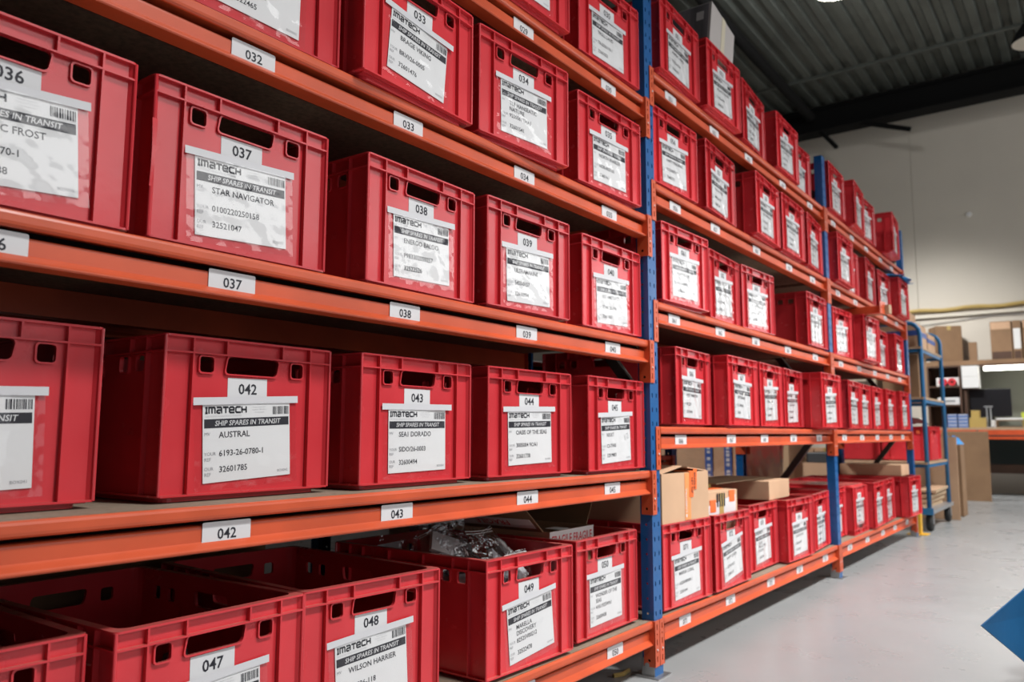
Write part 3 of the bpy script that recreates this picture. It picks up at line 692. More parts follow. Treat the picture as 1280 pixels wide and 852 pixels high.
# open carton in crate 050
def open_carton(num):
    root = empty('cardboard_box', incrate(num, -.03, .02, .013), CRATES[num].rotation_euler.z, 'open carton with raised flaps and fragile tape standing inside crate 050', 'box')
    w, d, h, t = .27, .40, .312, .004
    mb = MB(); mb.box(-w/2, w/2, -d/2, d/2, 0, t, 'card')
    mb.box(-w/2, w/2, -d/2, -d/2+t, t, h, 'card'); mb.box(-w/2, w/2, d/2-t, d/2, t, h, 'card'); mb.box(-w/2, -w/2+t, -d/2+t, d/2-t, t, h, 'card'); mb.box(w/2-t, w/2, -d/2+t, d/2-t, t, h, 'card')
    mb.build('body', root)
    def flap(name, L, wd, T, mt='card2'):
        L -= .05 if L > .3 else 0; m_ = MB(); m_.box(-L/2, L/2, 0, wd, -t/2, t/2, mt); o = m_.build(name, root); o.matrix_local = T; return o
    f1 = flap('flap', d, .15, Matrix.Translation((-w/2, -.0, h)) @ Matrix.Rotation(PI/2, 4, 'Z') @ Matrix.Rotation(math.radians(38), 4, 'X'))
    flap('flap', d, .15, Matrix.Translation((w/2, -.0, h)) @ Matrix.Rotation(-PI/2, 4, 'Z') @ Matrix.Rotation(math.radians(62), 4, 'X'))
    flap('flap', w, .085, Matrix.Translation((0, d/2, h)) @ Matrix.Rotation(math.radians(70), 4, 'X'))
    m_ = MB(); T = TXZn(0, -d/2-.0008, h-.042)
    m_.box(-w/2-.001, w/2+.001, -d/2-.0012, -d/2-.0002, h-.052, h, 'wtape')
    text(m_, 'FRAGILE FRAGILE', 0, 0, .028, 'redink', .014, 'c', .0006, T=T, maxw=.25); m_.build('fragile_tape', root)
    m_ = MB(); m_.box(-.055, .005, -.001, .06, .0024, .003, 'wtape'); o = m_.build('fragile_tape', root); o.matrix_local = Matrix.Translation((-.02, -d/2, h)) 
    m_ = MB(); m_.box(-.16, .16, .02, .07, -.0032, -.0022, 'wtape'); text(m_, 'FRAGILE', 0, -.058, .026, 'redink', .014, 'c', .0034, T=Matrix.Rotation(PI, 4, 'X'))
    o = m_.build('fragile_tape', f1)
open_carton('050')
# tall carton on crate 071
c71 = CRATES['071']; z71 = c71.location.z+CH
def tall_carton():
    w, d, h, t = .385, .42, .18, .004
    root = empty('cardboard_box', (*incrate('071', 0, -.085, 0).xy, z71+.0005), c71.rotation_euler.z, 'tan carton with gaping flaps and orange tape standing on crate 071', 'box')
    mb = MB(); mb.box(-w/2, w/2, -d/2, d/2, 0, t, 'card')
    for a in ((-w/2, w/2, -d/2, -d/2+t), (-w/2, w/2, d/2-t, d/2), (-w/2, -w/2+t, -d/2+t, d/2-t), (w/2-t, w/2, -d/2+t, d/2-t)): mb.box(*a, t, h, 'card')
    mb.build('body', root)
    def flap(L, wd, T, mt='card'):
        m_ = MB(); m_.box(-L/2, L/2, 0, wd, -.002, .002, mt); m_.box(-L/2, L/2, wd-.002, wd, -.0025, .0025, 'edge'); o = m_.build('flap', root); o.matrix_local = T
    flap(w-.01, .2, Matrix.Translation((0, d/2, h)) @ Matrix.Rotation(PI, 4, 'Z') @ Matrix.Rotation(math.radians(5), 4, 'X'))
    flap(d-.01, .17, Matrix.Translation((-w/2, 0, h)) @ Matrix.Rotation(-PI/2, 4, 'Z') @ Matrix.Rotation(math.radians(8), 4, 'X'))
    flap(d-.01, .17, Matrix.Translation((w/2, 0, h)) @ Matrix.Rotation(PI/2, 4, 'Z') @ Matrix.Rotation(math.radians(6), 4, 'X'))
    fr = Matrix.Translation((.01, -d/2, 0))
    m_ = MB(); m_.box(-.022, .026, -.0012, -.0002, .002, h-.002, 'ltape', fr)
    text(m_, 'LAMESTRA', 0, 0, .013, 'paper', .008, 'l', .0018, T=fr @ Matrix(((0, -1, 0, -.006), (0, 0, -1, 0), (1, 0, 0, .03), (0, 0, 0, 1))))
    m_.lathe([(.0001, -.0018), (.006, -.0018), (.006, 0)], 'paper', 10, fr @ Matrix.Translation((-.012, 0, .018)) @ Matrix.Rotation(-PI/2, 4, 'X'))
    m_.build('tape', root)
    m_ = MB(); T2 = fr @ Matrix.Translation((.027, -.0016, .085)) @ Matrix.Rotation(.05, 4, 'Y')
    m_.box(-.014, .02, -.0008, 0, 0, h-.08, 'otape', T2); m_.box(.014, .046, -.0014, -.0006, .03, h-.072, 'otape', T2)
    m_.box(-.03, .04, -.001, .10, h-.0835, h-.081, 'otape', T2)
    for k, t_ in enumerate(('BREEKB', 'LET OP')): text(m_, t_, 0, 0, .013, 'ink', .008, 'l', .002, T=T2 @ Matrix(((0, 1, 0, .02-.02*k), (0, 0, -1, 0), (-1, 0, 0, .095-.02*k), (0, 0, 0, 1))), maxw=.07)
    m_.build('warning_tape', root)
tall_carton()
# small labelled carton in crate 072
root = empty('cardboard_box', incrate('072', -.01, -.1, .013), CRATES['072'].rotation_euler.z-.1, 'small carton with orange warning stickers and white label in crate 072', 'box')
mb = MB(); mb.box(-.15, .15, -.16, .16, 0, .385, 'card'); mb.build('body', root, bevel=.003)
m_ = MB()
m_.add([(-.13, -.162, .25), (.13, -.162, .25), (.13, -.162, .365), (-.13, -.162, .325)], [(0, 1, 2, 3)], 'paper'); m_.box(-.02, .02, -.1625, -.1612, .2, .375, 'ytape'); m_.build('address_label', root)
m_ = MB(); m_.box(-.10, -.05, -.163, -.1612, .30, .35, 'otape'); m_.box(.07, .12, -.163, -.1612, .335, .383, 'otape')
for k in range(4): m_.box(-.04+.02*k, -.03+.02*k, -.1636, -.1628, .32, .375, 'ink')
for y in (-.1, -.01, .08): m_.box(-.14, .14, y, y+.05, .385, .3862, 'otape')
m_.build('warning_sticker', root)
# flat cartons lying on the crate rims
zr = ZT[2][4]+CH+.002
carton('cardboard_box', 'low tan carton lying across the rims of crates 073 and 074', 4.10, .22, zr, .34, .30, .092, .03, 'card', None)
mb = MB(); mb.box(-.36, .36, -.1, .14, -.002, .002, 'cardin'); mb.box(-.36, .36, -.1005, -.0995, -.0022, .0022, 'edge'); o = mb.build('cardboard_sheet', None, (3.86, .26, zr+.098)); o.rotation_euler = (0, .0, .0)
tag(o, 'loose flat cardboard sheet lying on the low carton above crate 073', 'cardboard')
carton('cardboard_box', 'low brown carton lying on the rim of the last crate on the bottom shelf', 7.0, .25, zr, .30, .46, .085, 0, 'card', None)
carton('cardboard_box', 'long tan carton standing on the floor behind the bottom shelf of the middle bay', 5.6, .98, 0, .5, .6, .50, 0, 'card', 'ytape')
# board and clear bag in crate 066
mb = MB(); mb.box(-.17, .12, -.14, .1, -.012, .012, 'card'); o = mb.build('cardboard_sheet', None, incrate('066', -.02, .05, .318), rot=(0, .10, CRATES['066'].rotation_euler.z-.1), bevel=.002)
tag(o, 'thick tan cardboard piece sticking up from crate 066', 'cardboard')
crumple('plastic_film', 'clear plastic film poking out of crate 066', incrate('066', .06, -.14, .27), .2, .16, .12, .085, 'bag', 14, 9)
mb = MB(); mb.box(-.09, .09, -.15, .15, 0, .27, 'card'); o = mb.build('cardboard_box', None, incrate('066', .02, -.08, .013), bevel=.003, rot=(0, 0, .5)); tag(o, 'tan carton inside crate 066, seen through its hand hole', 'box')
# white printed box and film on the top shelf
root = empty('product_box', (3.136, .008, 2.283), 0, 'big white box with grey picture side standing tilted in crate 052 on the top shelf', 'box')
root.rotation_euler = (0, math.radians(12), 0)
mb = MB(); mb.box(0, .27, 0, .34, 0, .485, 'boxwhite'); mb.build('body', root, bevel=.002)
m_ = MB(); m_.box(-.0012, -.0001, .012, .33, .30, .478, 'print'); m_.box(-.0016, -.0006, .012, .33, .22, .30, 'printb'); m_.box(-.0016, -.0008, .035, .07, .40, .445, 'white'); m_.build('picture_side', root)
m_ = MB(); m_.box(.12, .16, -.0012, -.0001, 0, .485, 'cream'); m_.build('tape', root)
crumple('plastic_film', 'clear film sticking out of crate 051 on the top shelf', incrate('051', .06, .06, .26), .3, .2, .2, .14, 'bag', 16, 12)
# spare beam lying across the third shelf crates of the farthest bay
root = empty('spare_beam', (5.66, .05, ZT[3][2]+CH+.003), math.radians(-97), 'loose short orange beam lying on crates with its end sticking out over the aisle', 'beam')
mb = MB(); mb.box(-.30, .20, -.03, .03, 0, .05, 'orange'); mb.build('bar', root, bevel=.003)
mb = MB(); vs, fs = shape([rrect(-.055, .055, -.005, .075, .004, 1), disc(-.03, .035, .008, 8), disc(.03, .035, .008, 8), disc(0, .055, .006, 8)], .004); mb.add(vs, fs, 'orange', TYZ(.202, 0, 0)); mb.build('end_plate', root)
mb = MB(); mb.box(.03, .23, .035, .085, .0, .06, 'wood'); mb.build('wood_block', root, bevel=.002)
# blue film on the last crate of the second shelf
crumple('plastic_sheet', 'bright blue plastic sheet draped on the last crate of the second shelf', (6.97, .15, ZT[3][1]+CH+.004), 0, .48, .46, .05, 'bluebag', 18, 21, 'plastic sheet', .2)
# ------------------------------------------------------------------ yellow post guard
mb = MB(); mb.box(-.035, .035, -.004, .004, 0, .40, 'yellow'); mb.box(-.035, -.027, .004, .07, 0, .40, 'yellow'); mb.box(.027, .035, .004, .07, 0, .40, 'yellow')
root = empty('post_guard', (7.42, .0, 0), 0, 'yellow steel guard standing on the floor at the rack end', 'guard')
mb.build('guard', root, bevel=.002); mb = MB(); mb.box(-.07, .09, -.05, .1, 0, .006, 'yellow'); mb.build('foot_plate', root)
# ------------------------------------------------------------------ blue shelf trolley
tr = empty('shelf_trolley', (7.66, -.03, 0), 0, 'blue tube trolley with plywood shelves standing past the rack end', 'trolley')
TL, TD = 1.05, .72
for x in (0, TL):
    pts = [(x, 0, .15), (x, 0, 1.70)]+[(x, .10-.10*math.cos(t), 1.70+.10*math.sin(t)) for t in (.4, .8, 1.2, PI/2)]+[(x, TD-.10, 1.80)]+[(x, TD-.10+.10*math.sin(t), 1.70+.10*math.cos(t)) for t in (.4, .8, 1.2, PI/2)]+[(x, TD, .15)]
    mb = MB(); mb.tube(pts, .019, 'tblue', 10); mb.build('end_frame', tr, smooth=True)
for z in (.585, 1.145, 1.585):
    mb = MB(); mb.box(-.03, TL+.03, -.01, TD+.01, z-.018, z, 'wood'); s_ = mb.build('shelf', tr)
    mb = MB(); mb.box(0, TL, -.004, .01, z-.045, z-.0185, 'tblue'); mb.box(0, TL, TD-.01, TD+.004, z-.045, z-.0185, 'tblue'); mb.box(-.008, .008, 0, TD, z-.045, z-.0185, 'tblue'); mb.box(TL-.008, TL+.008, 0, TD, z-.045, z-.0185, 'tblue'); mb.build('shelf_rail', s_)
mb = MB(); mb.box(-.04, TL+.06, -.03, TD+.02, .15, .18, 'metal'); mb.box(-.045, -.02, -.035, TD+.02, .145, .20, 'tblue'); mb.build('base_deck', tr)
for x in (.06, TL-.04):
    for y in (.01, TD-.06):
        mb = MB(); T = Matrix.Translation((x, y, .073)) @ Matrix.Rotation(PI/2, 4, 'X')
        mb.lathe([(.02, -.022), (.062, -.024), (.071, -.012), (.071, .012), (.062, .024), (.02, .022)], 'rubber', 20, T); w_ = mb.build('wheel', tr)
        mb = MB(); mb.box(x-.02, x+.02, y-.03, y-.026, .06, .15, 'metal'); mb.box(x-.02, x+.02, y+.026, y+.03, .06, .15, 'metal'); mb.box(x-.03, x+.03, y-.03, y+.03, .143, .15, 'metal'); mb.build('fork', w_)
def ontr(x, y, z): return (7.66+x, -.03+y, z)
back_crate(*ontr(.62, .22, .585), PI/2, 'red crate on the middle shelf of the blue trolley, its long side to the aisle', 'red crates on the trolley')
back_crate(*ontr(.62, .635, .585), PI/2, 'second red crate on the blue trolley, behind the first', 'red crates on the trolley')
mb = MB(); mb.grid(lambda u, v: (-.2+.4*u, -.14+.28*v, .03*math.sin(3*u+1)+.02*math.sin(5*v)), 8, 8, 'white'); o = mb.build('paper_sheet', None, ontr(.55, .22, .93)); tag(o, 'crumpled white paper on top of the red crate on the trolley', 'paper')
carton('cardboard_box', 'tall brown carton on the upper middle shelf of the blue trolley', *ontr(.30, .19, 1.145), .42, .30, .38, 0, 'card2', None)
carton('cardboard_box', 'cream carton with dark print beside the tall brown carton on the trolley', *ontr(.24, .52, 1.145), .34, .26, .20, 0, 'cream', None)
mb = MB(); mb.box(-.1712, -.1705, -.09, .06, .04, .16, 'printb'); o = mb.build('printed_panel', [c for c in COL.objects if c.get('label', '').startswith('cream carton with dark print')][0])
for k, (x, y, w, d, h, m_) in enumerate(((.25, .24, .42, .44, .21, 'card'), (.77, .22, .40, .38, .18, 'card'))):
    carton('cardboard_box', ('tan carton with blue tape on the top trolley shelf, nearest the rack', 'smaller tan carton with blue tape at the far end of the top trolley shelf')[k], *ontr(x, y, 1.585), w, d, h, 0, m_, None, 'x', .06, 'box', 'taped cartons on the trolley', .06, (h*.5, h*.72))
carton('cardboard_box', 'upper tan carton stacked on the taped carton on the trolley', *ontr(.26, .30, 1.797), .36, .4, .12, 0, 'card', None, 'x', .06, 'box', 'taped cartons on the trolley')
for k in range(4):
    mb = MB(); mb.box(-.44, .38, -.29, .3, 0, .035-.004*k, 'card'); mb.box(-.442, .382, -.292, -.288, .002, .028, 'edge')
    o = mb.build('flattened_box', None, ontr(.55+.03*k, .34-.02*k, .181+.044*k), rot=(0, 0, .02*(k-1.5)), bevel=.002); tag(o, ('bottom', 'second lowest', 'second highest', 'top')[k]+' flattened carton of the pile on the trolley base', 'cardboard', 'flattened cartons on the trolley base')
# ------------------------------------------------------------------ leaning sheets, blue bag
def leaning(label, x, y0, y1, h, lean, m, name='cardboard_sheet'):
    mb = MB(); mb.box(-.008, .008, y0, y1, 0, h, m); mb.box(-.0085, .0085, y0, y1, h-.004, h+.001, 'edge'); o = mb.build(name, None, (x, 0, .001), rot=(0, lean, 0)); return tag(o, label, 'cardboard', None)
leaning('tall tan cardboard sheet standing on the floor behind the trolley', 8.86, -.10, .35, .80, .03, 'card')
leaning('wide brown cardboard sheet leaning under the workbench', 11.5, -.10, .42, .86, .06, 'card2')
crumple('plastic_bag', 'bright blue plastic bag draped on a carton behind the trolley', (9.4, .03, .722), .3, .2, .22, .10, 'bluebag', 14, 31, 'bag')
mb = MB(); mb.box(-.14, .14, -.11, .11, 0, .72, 'card2'); o = mb.build('cardboard_box', None, (9.4, .03, .001), bevel=.003); tag(o, 'brown carton under the blue bag behind the trolley', 'box')
# ------------------------------------------------------------------ workbench and what stands on it
XB = 12.35
wb = empty('workbench', (XB, 0, 0), 0, 'long workbench with orange beam front against the far wall', 'workbench')
mb = MB(); mb.box(0, .78, -3.2, .95, .885, .915, 'wood'); mb.build('worktop', wb)
mb = MB(); mb.box(.0, .05, -3.2, .95, .76, .884, 'orange'); mb.box(-.004, .0, -3.2, .95, .80, .815, 'dark'); mb.build('front_beam', wb)
mb = MB(); mb.box(.35, .40, -3.2, .95, .30, .42, 'dkwood'); mb.build('rear_beam', wb)
for y in (-3.0, -1.3, .88):
    mb = MB(); mb.box(.02, .08, y-.03, y+.03, 0, .76, 'blue'); mb.box(.68, .74, y-.03, y+.03, 0, .884, 'blue'); mb.build('leg', wb)
mb = MB(); mb.box(-.002, .0, .10, .115, .76, .884, 'dark'); mb.build('beam_joint', wb)
ws = empty('long_shelf', (XB+.35, 0, 1.80), 0, 'long brown shelf above the workbench on the far wall', 'shelf')
mb = MB(); mb.box(0, .48, -3.2, .75, 0, .045, 'dkwood'); mb.box(-.012, 0, -3.2, .75, -.012, .05, 'card2'); mb.build('board', ws)
mb = MB(); mb.box(.05, .48, .72, .75, -.88, 0, 'dkwood'); mb.build('side_panel', ws)
m = MB(); m.box(XW-.015, XW-.002, -3.2, .72, .93, 1.79, 'panel'); struct(m.build('trim_9'))
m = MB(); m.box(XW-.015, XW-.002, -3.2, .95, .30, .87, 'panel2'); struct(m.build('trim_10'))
lt = empty('strip_light', (XB+.28, -1.02, 1.725), 0, 'glowing fluorescent strip light under the brown shelf', 'lamp')
mb = MB(); mb.tube([(0, -1.0, 0), (0, 1.03, 0)], .03, 'tube', 10); mb.build('tube', lt); mb = MB(); mb.box(-.02, .05, -1.05, 1.08, .036, .06, 'dkwood'); mb.build('housing', lt)
ld = bpy.data.lights.new('strip_light_glow', 'AREA'); ld.shape = 'RECTANGLE'; ld.size = 2.0; ld.size_y = .05; ld.energy = 4; lo = bpy.data.objects.new('strip_light_glow', ld); COL.objects.link(lo); lo.location = (XB+.3, -1.02, 1.69); lo.rotation_euler = (0, 0, PI/2)
# dark pigeonhole unit
ph_ = empty('pigeonhole_unit', (XB+.2, .50, .916), 0, 'dark brown shelf unit at the left end of the workbench', 'shelf unit')
mb = MB(); mb.box(.3, .32, -.21, .21, 0, .86, 'dkwood'); mb.build('back_panel', ph_)
for y in (-.21, .19):
    mb = MB(); mb.box(0, .3, y, y+.02, 0, .86, 'dkwood'); mb.build('side_panel', ph_)
for z in (.30, .56, .84):
    mb = MB(); mb.box(0, .3, -.19, .19, z, z+.018, 'dkwood'); mb.build('shelf_board', ph_)
mb = MB(); mb.box(-.05, .05, -.14, .14, 0, .12, 'white'); o = mb.build('tape_box', None, (XB+.3, .46, .916+.58), bevel=.003); tag(o, 'white carton of red tape rolls in the dark shelf unit', 'box')
for k in range(2):
    T = Matrix.Rotation(PI/2, 4, 'Y')
    mb = MB(); mb.lathe([(.022, -.02), (.052, -.02), (.052, .02), (.022, .02), (.022, -.02)], 'redink', 18, T); o = mb.build('tape_roll', None, (XB+.223, .40+.11*k, .916+.58+.055)); tag(o, ('right', 'left')[k]+' red tape roll in front of the white carton in the shelf unit', 'tape roll', 'red tape rolls')
mb = MB(); mb.box(-.06, .1, -.15, .12, 0, .10, 'white'); mb.box(-.062, -.058, -.10, .08, .03, .07, 'metal'); o = mb.build('white_device', None, (XB+.28, .47, .916+.319), bevel=.006); tag(o, 'small white device with grey slot in the dark shelf unit', 'device')
for k in range(2):
    mb = MB(); mb.box(-.12, .12, -.10, .10, 0, .152, 'white'); o = mb.build('white_box', None, (XB+.35, .18, 1.462+.154*k), bevel=.004); tag(o, ('lower', 'upper')[k]+' white box of the pair hung beneath the shelf by the strip light', 'box', 'white boxes under the shelf')
mb = MB(); mb.box(.05, .26, .235, .28, .917, 1.449, 'dkwood'); mb.box(0.02, .27, .10, .28, 1.449, 1.461, 'dkwood'); o = mb.build('box_stand', None, (XB+.22, 0, 0)); tag(o, 'dark stand carrying the two white boxes', 'stand')
for k in range(8):
    col, lev = k//4, k % 4
    mb = MB(); mb.box(-.05, .05, -.058, .058, 0, .044, 'boxblue'); mb.box(-.0505, -.0495, -.055, .055, .028, .041, 'white')
    o = mb.build('label_box', None, (XB+.08, .40-.13*col, .916+.046*lev), bevel=.002); tag(o, 'blue and white carton number %d from below in the %s stack on the bench' % (lev+1, ('left', 'right')[col]), 'box', 'blue boxes on the bench')
mn = empty('monitor', (XB+.35, -.03, .916), 0, 'large black computer monitor on the workbench', 'monitor')
mb = MB(); mb.box(0, .03, -.25, .25, .15, .53, 'screen'); mb.build('screen', mn, bevel=.004); mb = MB(); mb.box(.03, .06, -.03, .03, .01, .3, 'screen'); mb.build('stand', mn); mb = MB(); mb.box(-.08, .12, -.12, .12, 0, .012, 'screen'); mb.build('foot', mn)
mb = MB(); mb.box(-.1, .1, -.1, .1, 0, .13, 'ytape'); o = mb.build('buff_box', None, (XB+.14, .10, .916), bevel=.003); tag(o, 'buff carton on the bench below the monitor', 'box')
mb = MB(); mb.box(-.06, .06, -.05, .05, 0, .1, 'ytape'); o = mb.build('buff_box', None, (XB+.16, .13, 1.047), bevel=.003); tag(o, 'small buff carton on top of the buff carton on the bench', 'box')
sd = empty('scanner_stand', (XB+.1, -.03, .916), 0, 'grey upright scanner stand on the bench before the monitor', 'stand')
mb = MB(); mb.box(-.05, .05, -.05, .05, 0, .012, 'metal'); mb.build('foot', sd)
for y in (-.022, .022):
    mb = MB(); mb.tube([(0, y, .012), (0, y, .27)], .009, 'metal', 8); mb.build('pole', sd)
mb = MB(); mb.box(-.02, .02, -.05, .05, .27, .29, 'metal'); mb.build('head', sd)
ty = empty('letter_tray', (XB+.1, -.27, .916), 0, 'brown letter tray with white papers on top on the bench', 'tray')
mb = MB(); mb.box(-.1, .12, -.15, .15, 0, .012, 'card2'); mb.box(-.1, .12, -.15, -.14, .012, .09, 'card2'); mb.box(-.1, .12, .14, .15, .012, .09, 'card2'); mb.box(-.1, .12, -.15, .15, .09, .10, 'card2'); mb.build('tray', ty)
mb = MB(); mb.box(-.1, .1, -.15, .15, .101, .125, 'white'); mb.build('paper_stack', ty, bevel=.004)
mb = MB(); mb.lathe([(.001, 0), (.03, 0), (.03, .10), (.012, .10), (.012, .06)], 'white', 18); o = mb.build('paper_roll', None, (XB+.1, -.085, .916)); tag(o, 'white paper roll standing on the bench by the letter tray', 'roll')
mb = MB(); mb.box(-.02, .02, -.03, .03, 0, .2, 'lime'); o = mb.build('lime_folder', None, (XB+.12, -.37-.06, .916)); tag(o, 'lime green folder standing on the bench at the edge of view', 'folder')
mb = MB(); mb.box(-.08, .08, -.12, .12, 0, .17, 'cream'); o = mb.build('cream_box', None, (XB+.2, -.62, .916), bevel=.004); tag(o, 'cream carton on the bench right of the lime folder', 'box')
# cartons on the wall shelf
zs = 1.846
carton('cardboard_box', 'big brown carton on the wall shelf, left of the others', XB+.56, .50, zs, .30, .34, .52, .5, 'card2', 'ytape')
mb = MB(); mb.box(-.02, .02, -.05, .05, 0, .27, 'card2'); o = mb.build('cardboard_piece', None, (XB+.5, .15, zs+.001)); tag(o, 'narrow brown cardboard piece standing alone on the wall shelf', 'cardboard')
for k in range(3):
    w_ = (.25, .10, .2)[k]; y_ = (-.205, -.392, -.56)[k]
    root = empty('folder_box', (XB+.56, y_, zs+.001), 0, ('wide brown file box with white front edge on the wall shelf', 'narrow brown file box with white label next to the wide one', 'brown file box at the edge of view on the wall shelf')[k], 'box', 'file boxes on the wall shelf')
    mb = MB(); mb.box(-.16, .16, -w_/2, w_/2, 0, .53, 'card2'); mb.build('body', root, bevel=.004)
    mb = MB(); mb.box(-.1615, -.16, -w_/2+.01, w_/2-.01, .42 if k != 1 else .14, .52 if k != 1 else .42, 'card' if k != 1 else 'white'); mb.box(-.1612, -.16, -w_/2+.01, w_/2-.01, .0, .11, 'dkwood'); mb.build('front_label', root)
# cable tray and yellow pipe on the wall
mb = MB(); pts = [(XW-.05, y, 2.66+.012*math.sin(y*9)) for y in [1.9-.15*i for i in range(34)]]; mb.tube(pts, .03, 'ytape', 8); struct(mb.build('trim_6'))
mb = MB(); mb.box(XW-.05, XW, -3.2, 1.9, 2.55, 2.60, 'lampshade'); struct(mb.build('trim_7'))
mb = MB(); mb.tube([(XW-.02, 1.2, 2.42), (XW-.02, -.1, 2.52), (XW-.02, -1.5, 2.5)], .006, 'metal', 5); struct(mb.build('trim_8'))
mb = MB(); mb.lathe([(.001, 0), (.04, 0), (.035, .03), (.001, .035)], 'white', 14, Matrix.Translation((XW-.0, .13, 4.05)) @ Matrix.Rotation(-PI/2, 4, 'Y')); o = mb.build('wall_sensor', None); tag(o, 'small white round sensor on the far wall', 'sensor')
# ------------------------------------------------------------------ goods behind the rack
root = empty('wrapped_pallet', (6.35, 1.38, 0), 0, 'pallet of cartons in clear stretch wrap with blue tape behind the middle bay', 'pallet')
mb = MB(); mb.box(-.45, .5, -.42, .5, .14, 1.15, 'card'); mb.build('cartons', root, bevel=.01)
mb = MB()
for y in (-.4, 0.03, .42): mb.box(-.45, .5, y, y+.08, 0, .12, 'wood')
mb.box(-.45, .5, -.42, .5, .118, .138, 'wood'); mb.build('pallet_base', root)
def wr(u, v):
    y = -.44+.96*u; z = .13+1.04*v
    return (-.456-.008*abs(math.sin(13*u+9*v))-.006*abs(math.sin(31*v-7*u)), y, z)
def wr2(u, v):
    x = -.456+.97*u; z = .13+1.04*v
    return (x, -.432-.008*abs(math.sin(13*u+9*v))-.006*abs(math.sin(31*v-7*u)), z)
mb = MB(); mb.grid(wr, 24, 24, 'wrap'); mb.grid(wr2, 24, 24, 'wrap'); mb.build('stretch_wrap', root, smooth=True)
mb = MB()
for y in (-.335, -.18):
    mb.box(-.4585, -.4505, y-.03, y+.03, .14, 1.15, 'btape')
    zz = .50; rr = random.Random(int(90+y*100))
    while zz < .95:
        h_ = rr.choice((.012, .018, .024)); mb.box(-.4605, -.4584, y-.013, y+.013, zz, zz+h_, 'paper'); zz += h_+rr.choice((.008, .012, .03))
mb.build('blue_tape', root)
mb = MB(); mb.box(-.02, .02, -.16, .16, 0, 1.0, 'card2'); mb.box(-.0215, -.02, -.07, .06, .5, .85, 'print'); o = mb.build('cardboard_sheet', None, (7.15, 1.24, .001), rot=(.06, .02, 0)); tag(o, 'dark brown printed cardboard panel standing behind the middle bay', 'cardboard')
root = empty('wrapped_pallet', (8.2, 1.36, 0), 0, 'second wrapped pallet, seen as a narrow strip right of the dark cardboard panel', 'pallet')
mb = MB(); mb.box(-.3, .3, -.14, .42, .14, 1.05, 'cardin'); mb.build('cartons', root, bevel=.008); mb = MB(); mb.box(-.3, .3, -.14, .42, 0, .138, 'wood'); mb.build('pallet_base', root); mb = MB(); mb.box(-.304, -.3, .02, .08, .14, 1.05, 'btape'); mb.build('blue_tape', root)
for k in range(6):
    r_k, c_k = k//3, k % 3
    carton('cardboard_box', '%s %s carton with buff tape of the low stack behind the middle bay' % (('lower', 'upper')[r_k], ('left', 'middle', 'right')[c_k]), 9.3, 1.72-.265*c_k, .14+.27*r_k, .4, .255, .262, 0, 'card', 'ytape', 'x', .06, 'box', 'cartons on the low stack', .26)
mb = MB()
for y in (1.0, 1.45, 1.85): mb.box(9.05, 9.6, y, y+.08, 0, .11, 'wood')
mb.box(9.05, 9.6, 1.0, 1.93, .111, .138, 'wood'); o = mb.build('pallet', None); tag(o, 'wooden pallet under the low carton stack', 'pallet')
mb = MB(); mb.box(-.2, .2, -.16, .16, 0, .1, 'dplastic'); o = mb.build('tool_case', None, (8.3, .955, .545), bevel=.01); tag(o, 'dark tool case on a carton behind the rack post', 'case')
carton('cardboard_box', 'plain carton under the dark tool case behind the rack', 8.3, .98, 0, .5, .5, .543, 0, 'card', None)
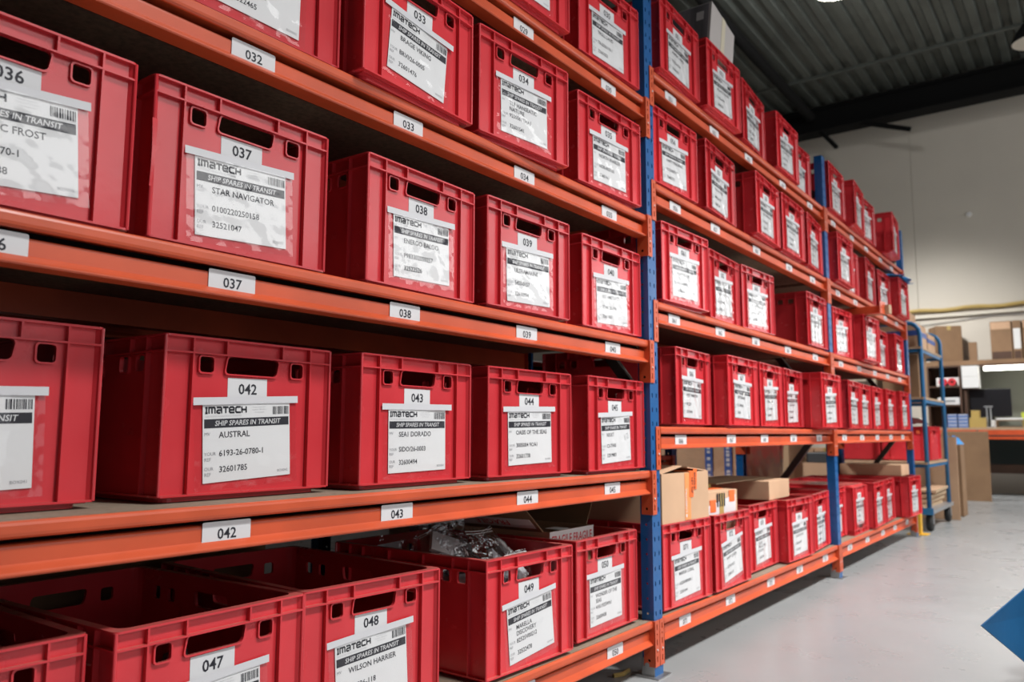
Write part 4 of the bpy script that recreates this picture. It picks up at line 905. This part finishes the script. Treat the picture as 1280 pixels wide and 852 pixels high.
# ------------------------------------------------------------------ pendant lamps
def pendant(x, y, z, lit, label):
    root = empty('pendant_lamp', (x, y, z), 0, label, 'lamp', 'bell pendant lamps')
    mb = MB(); mb.lathe([(.06, .36), (.075, .30), (.10, .24), (.19, .12), (.24, 0), (.235, -.005), (.185, .12), (.09, .235)], 'black' if not lit else 'lampshade', 28); mb.build('shade', root, smooth=True)
    mb = MB(); mb.lathe([(.001, .012), (.228, .012), (.229, .008), (.001, .006)], 'lampglow' if lit else 'lampshade', 28); mb.build('lens', root)
    mb = MB(); mb.lathe([(.001, .52), (.06, .52), (.065, .36), (.001, .36)], 'black', 16); mb.tube([(0, 0, .52), (0, 0, ZC-z)], .012, 'black', 6); mb.build('canister', root)
    return root
pendant(7.99, .60, 5.285, True, 'lit bell pendant lamp glowing at the top edge above the rack')
pendant(10.1, -.95, 5.12, False, 'unlit dark bell pendant lamp with a cream inside near the beam')
pl = bpy.data.lights.new('pendant_glow', 'POINT'); pl.energy = 60; pl.shadow_soft_size = .1; po = bpy.data.objects.new('pendant_glow', pl); COL.objects.link(po); po.location = (7.99, .60, 5.1)
# ------------------------------------------------------------------ blue sheet at the edge of view
def tarp():
    root = empty('blue_bag', (3.2, -1.32, 0), 0, 'dark blue folded plastic bag with a pointed corner at the edge of view', 'bag')
    tip = Vector((2.60, -.968, .30))-root.location
    A = Vector((3.020, -1.100, 0.405))-root.location; B = Vector((2.950, -1.084, 0.097))-root.location; C_ = Vector((2.900, -1.059, 0.288))-root.location
    mb = MB()
    # pointed corner flap (two faces with a fold) and the body standing on the floor
    t = Vector((0, -.004, 0))
    mb.add([tip, A, C_, B, tip+t, A+t, C_+t, B+t], [(0, 1, 2), (0, 2, 3), (4, 6, 5), (4, 7, 6), (0, 4, 5, 1), (0, 3, 7, 4)], 'tarp'); mb.build('corner_flap', root)
    mb = MB()
    def body(u, v):
        a = 2*PI*u; r = .22+.02*math.sin(5*a)+.015*math.sin(9*a+v*4); h = v
        k = 1-.35*max(0, v-.6); return (.06+r*k*math.cos(a)*.9, -.02+r*k*math.sin(a), .001+.46*h)
    mb.grid(body, 40, 10, 'tarp'); mb.add([body(i/40, 1) for i in range(40)], [tuple(range(40))], 'tarp'); mb.add([body(i/40, 0) for i in range(40)], [tuple(range(40))[::-1]], 'tarp'); mb.build('body', root)
tarp()
# floor litter
mb = MB(); mb.tube([(2.47, .12, .006), (2.50, .10, .008), (2.56, .11, .006)], .008, 'ytape', 6); o = mb.build('floor_scrap', None); tag(o, 'small yellow scrap on the floor by the first rack foot', 'scrap')
for o in (_co, _to): bpy.data.objects.remove(o)
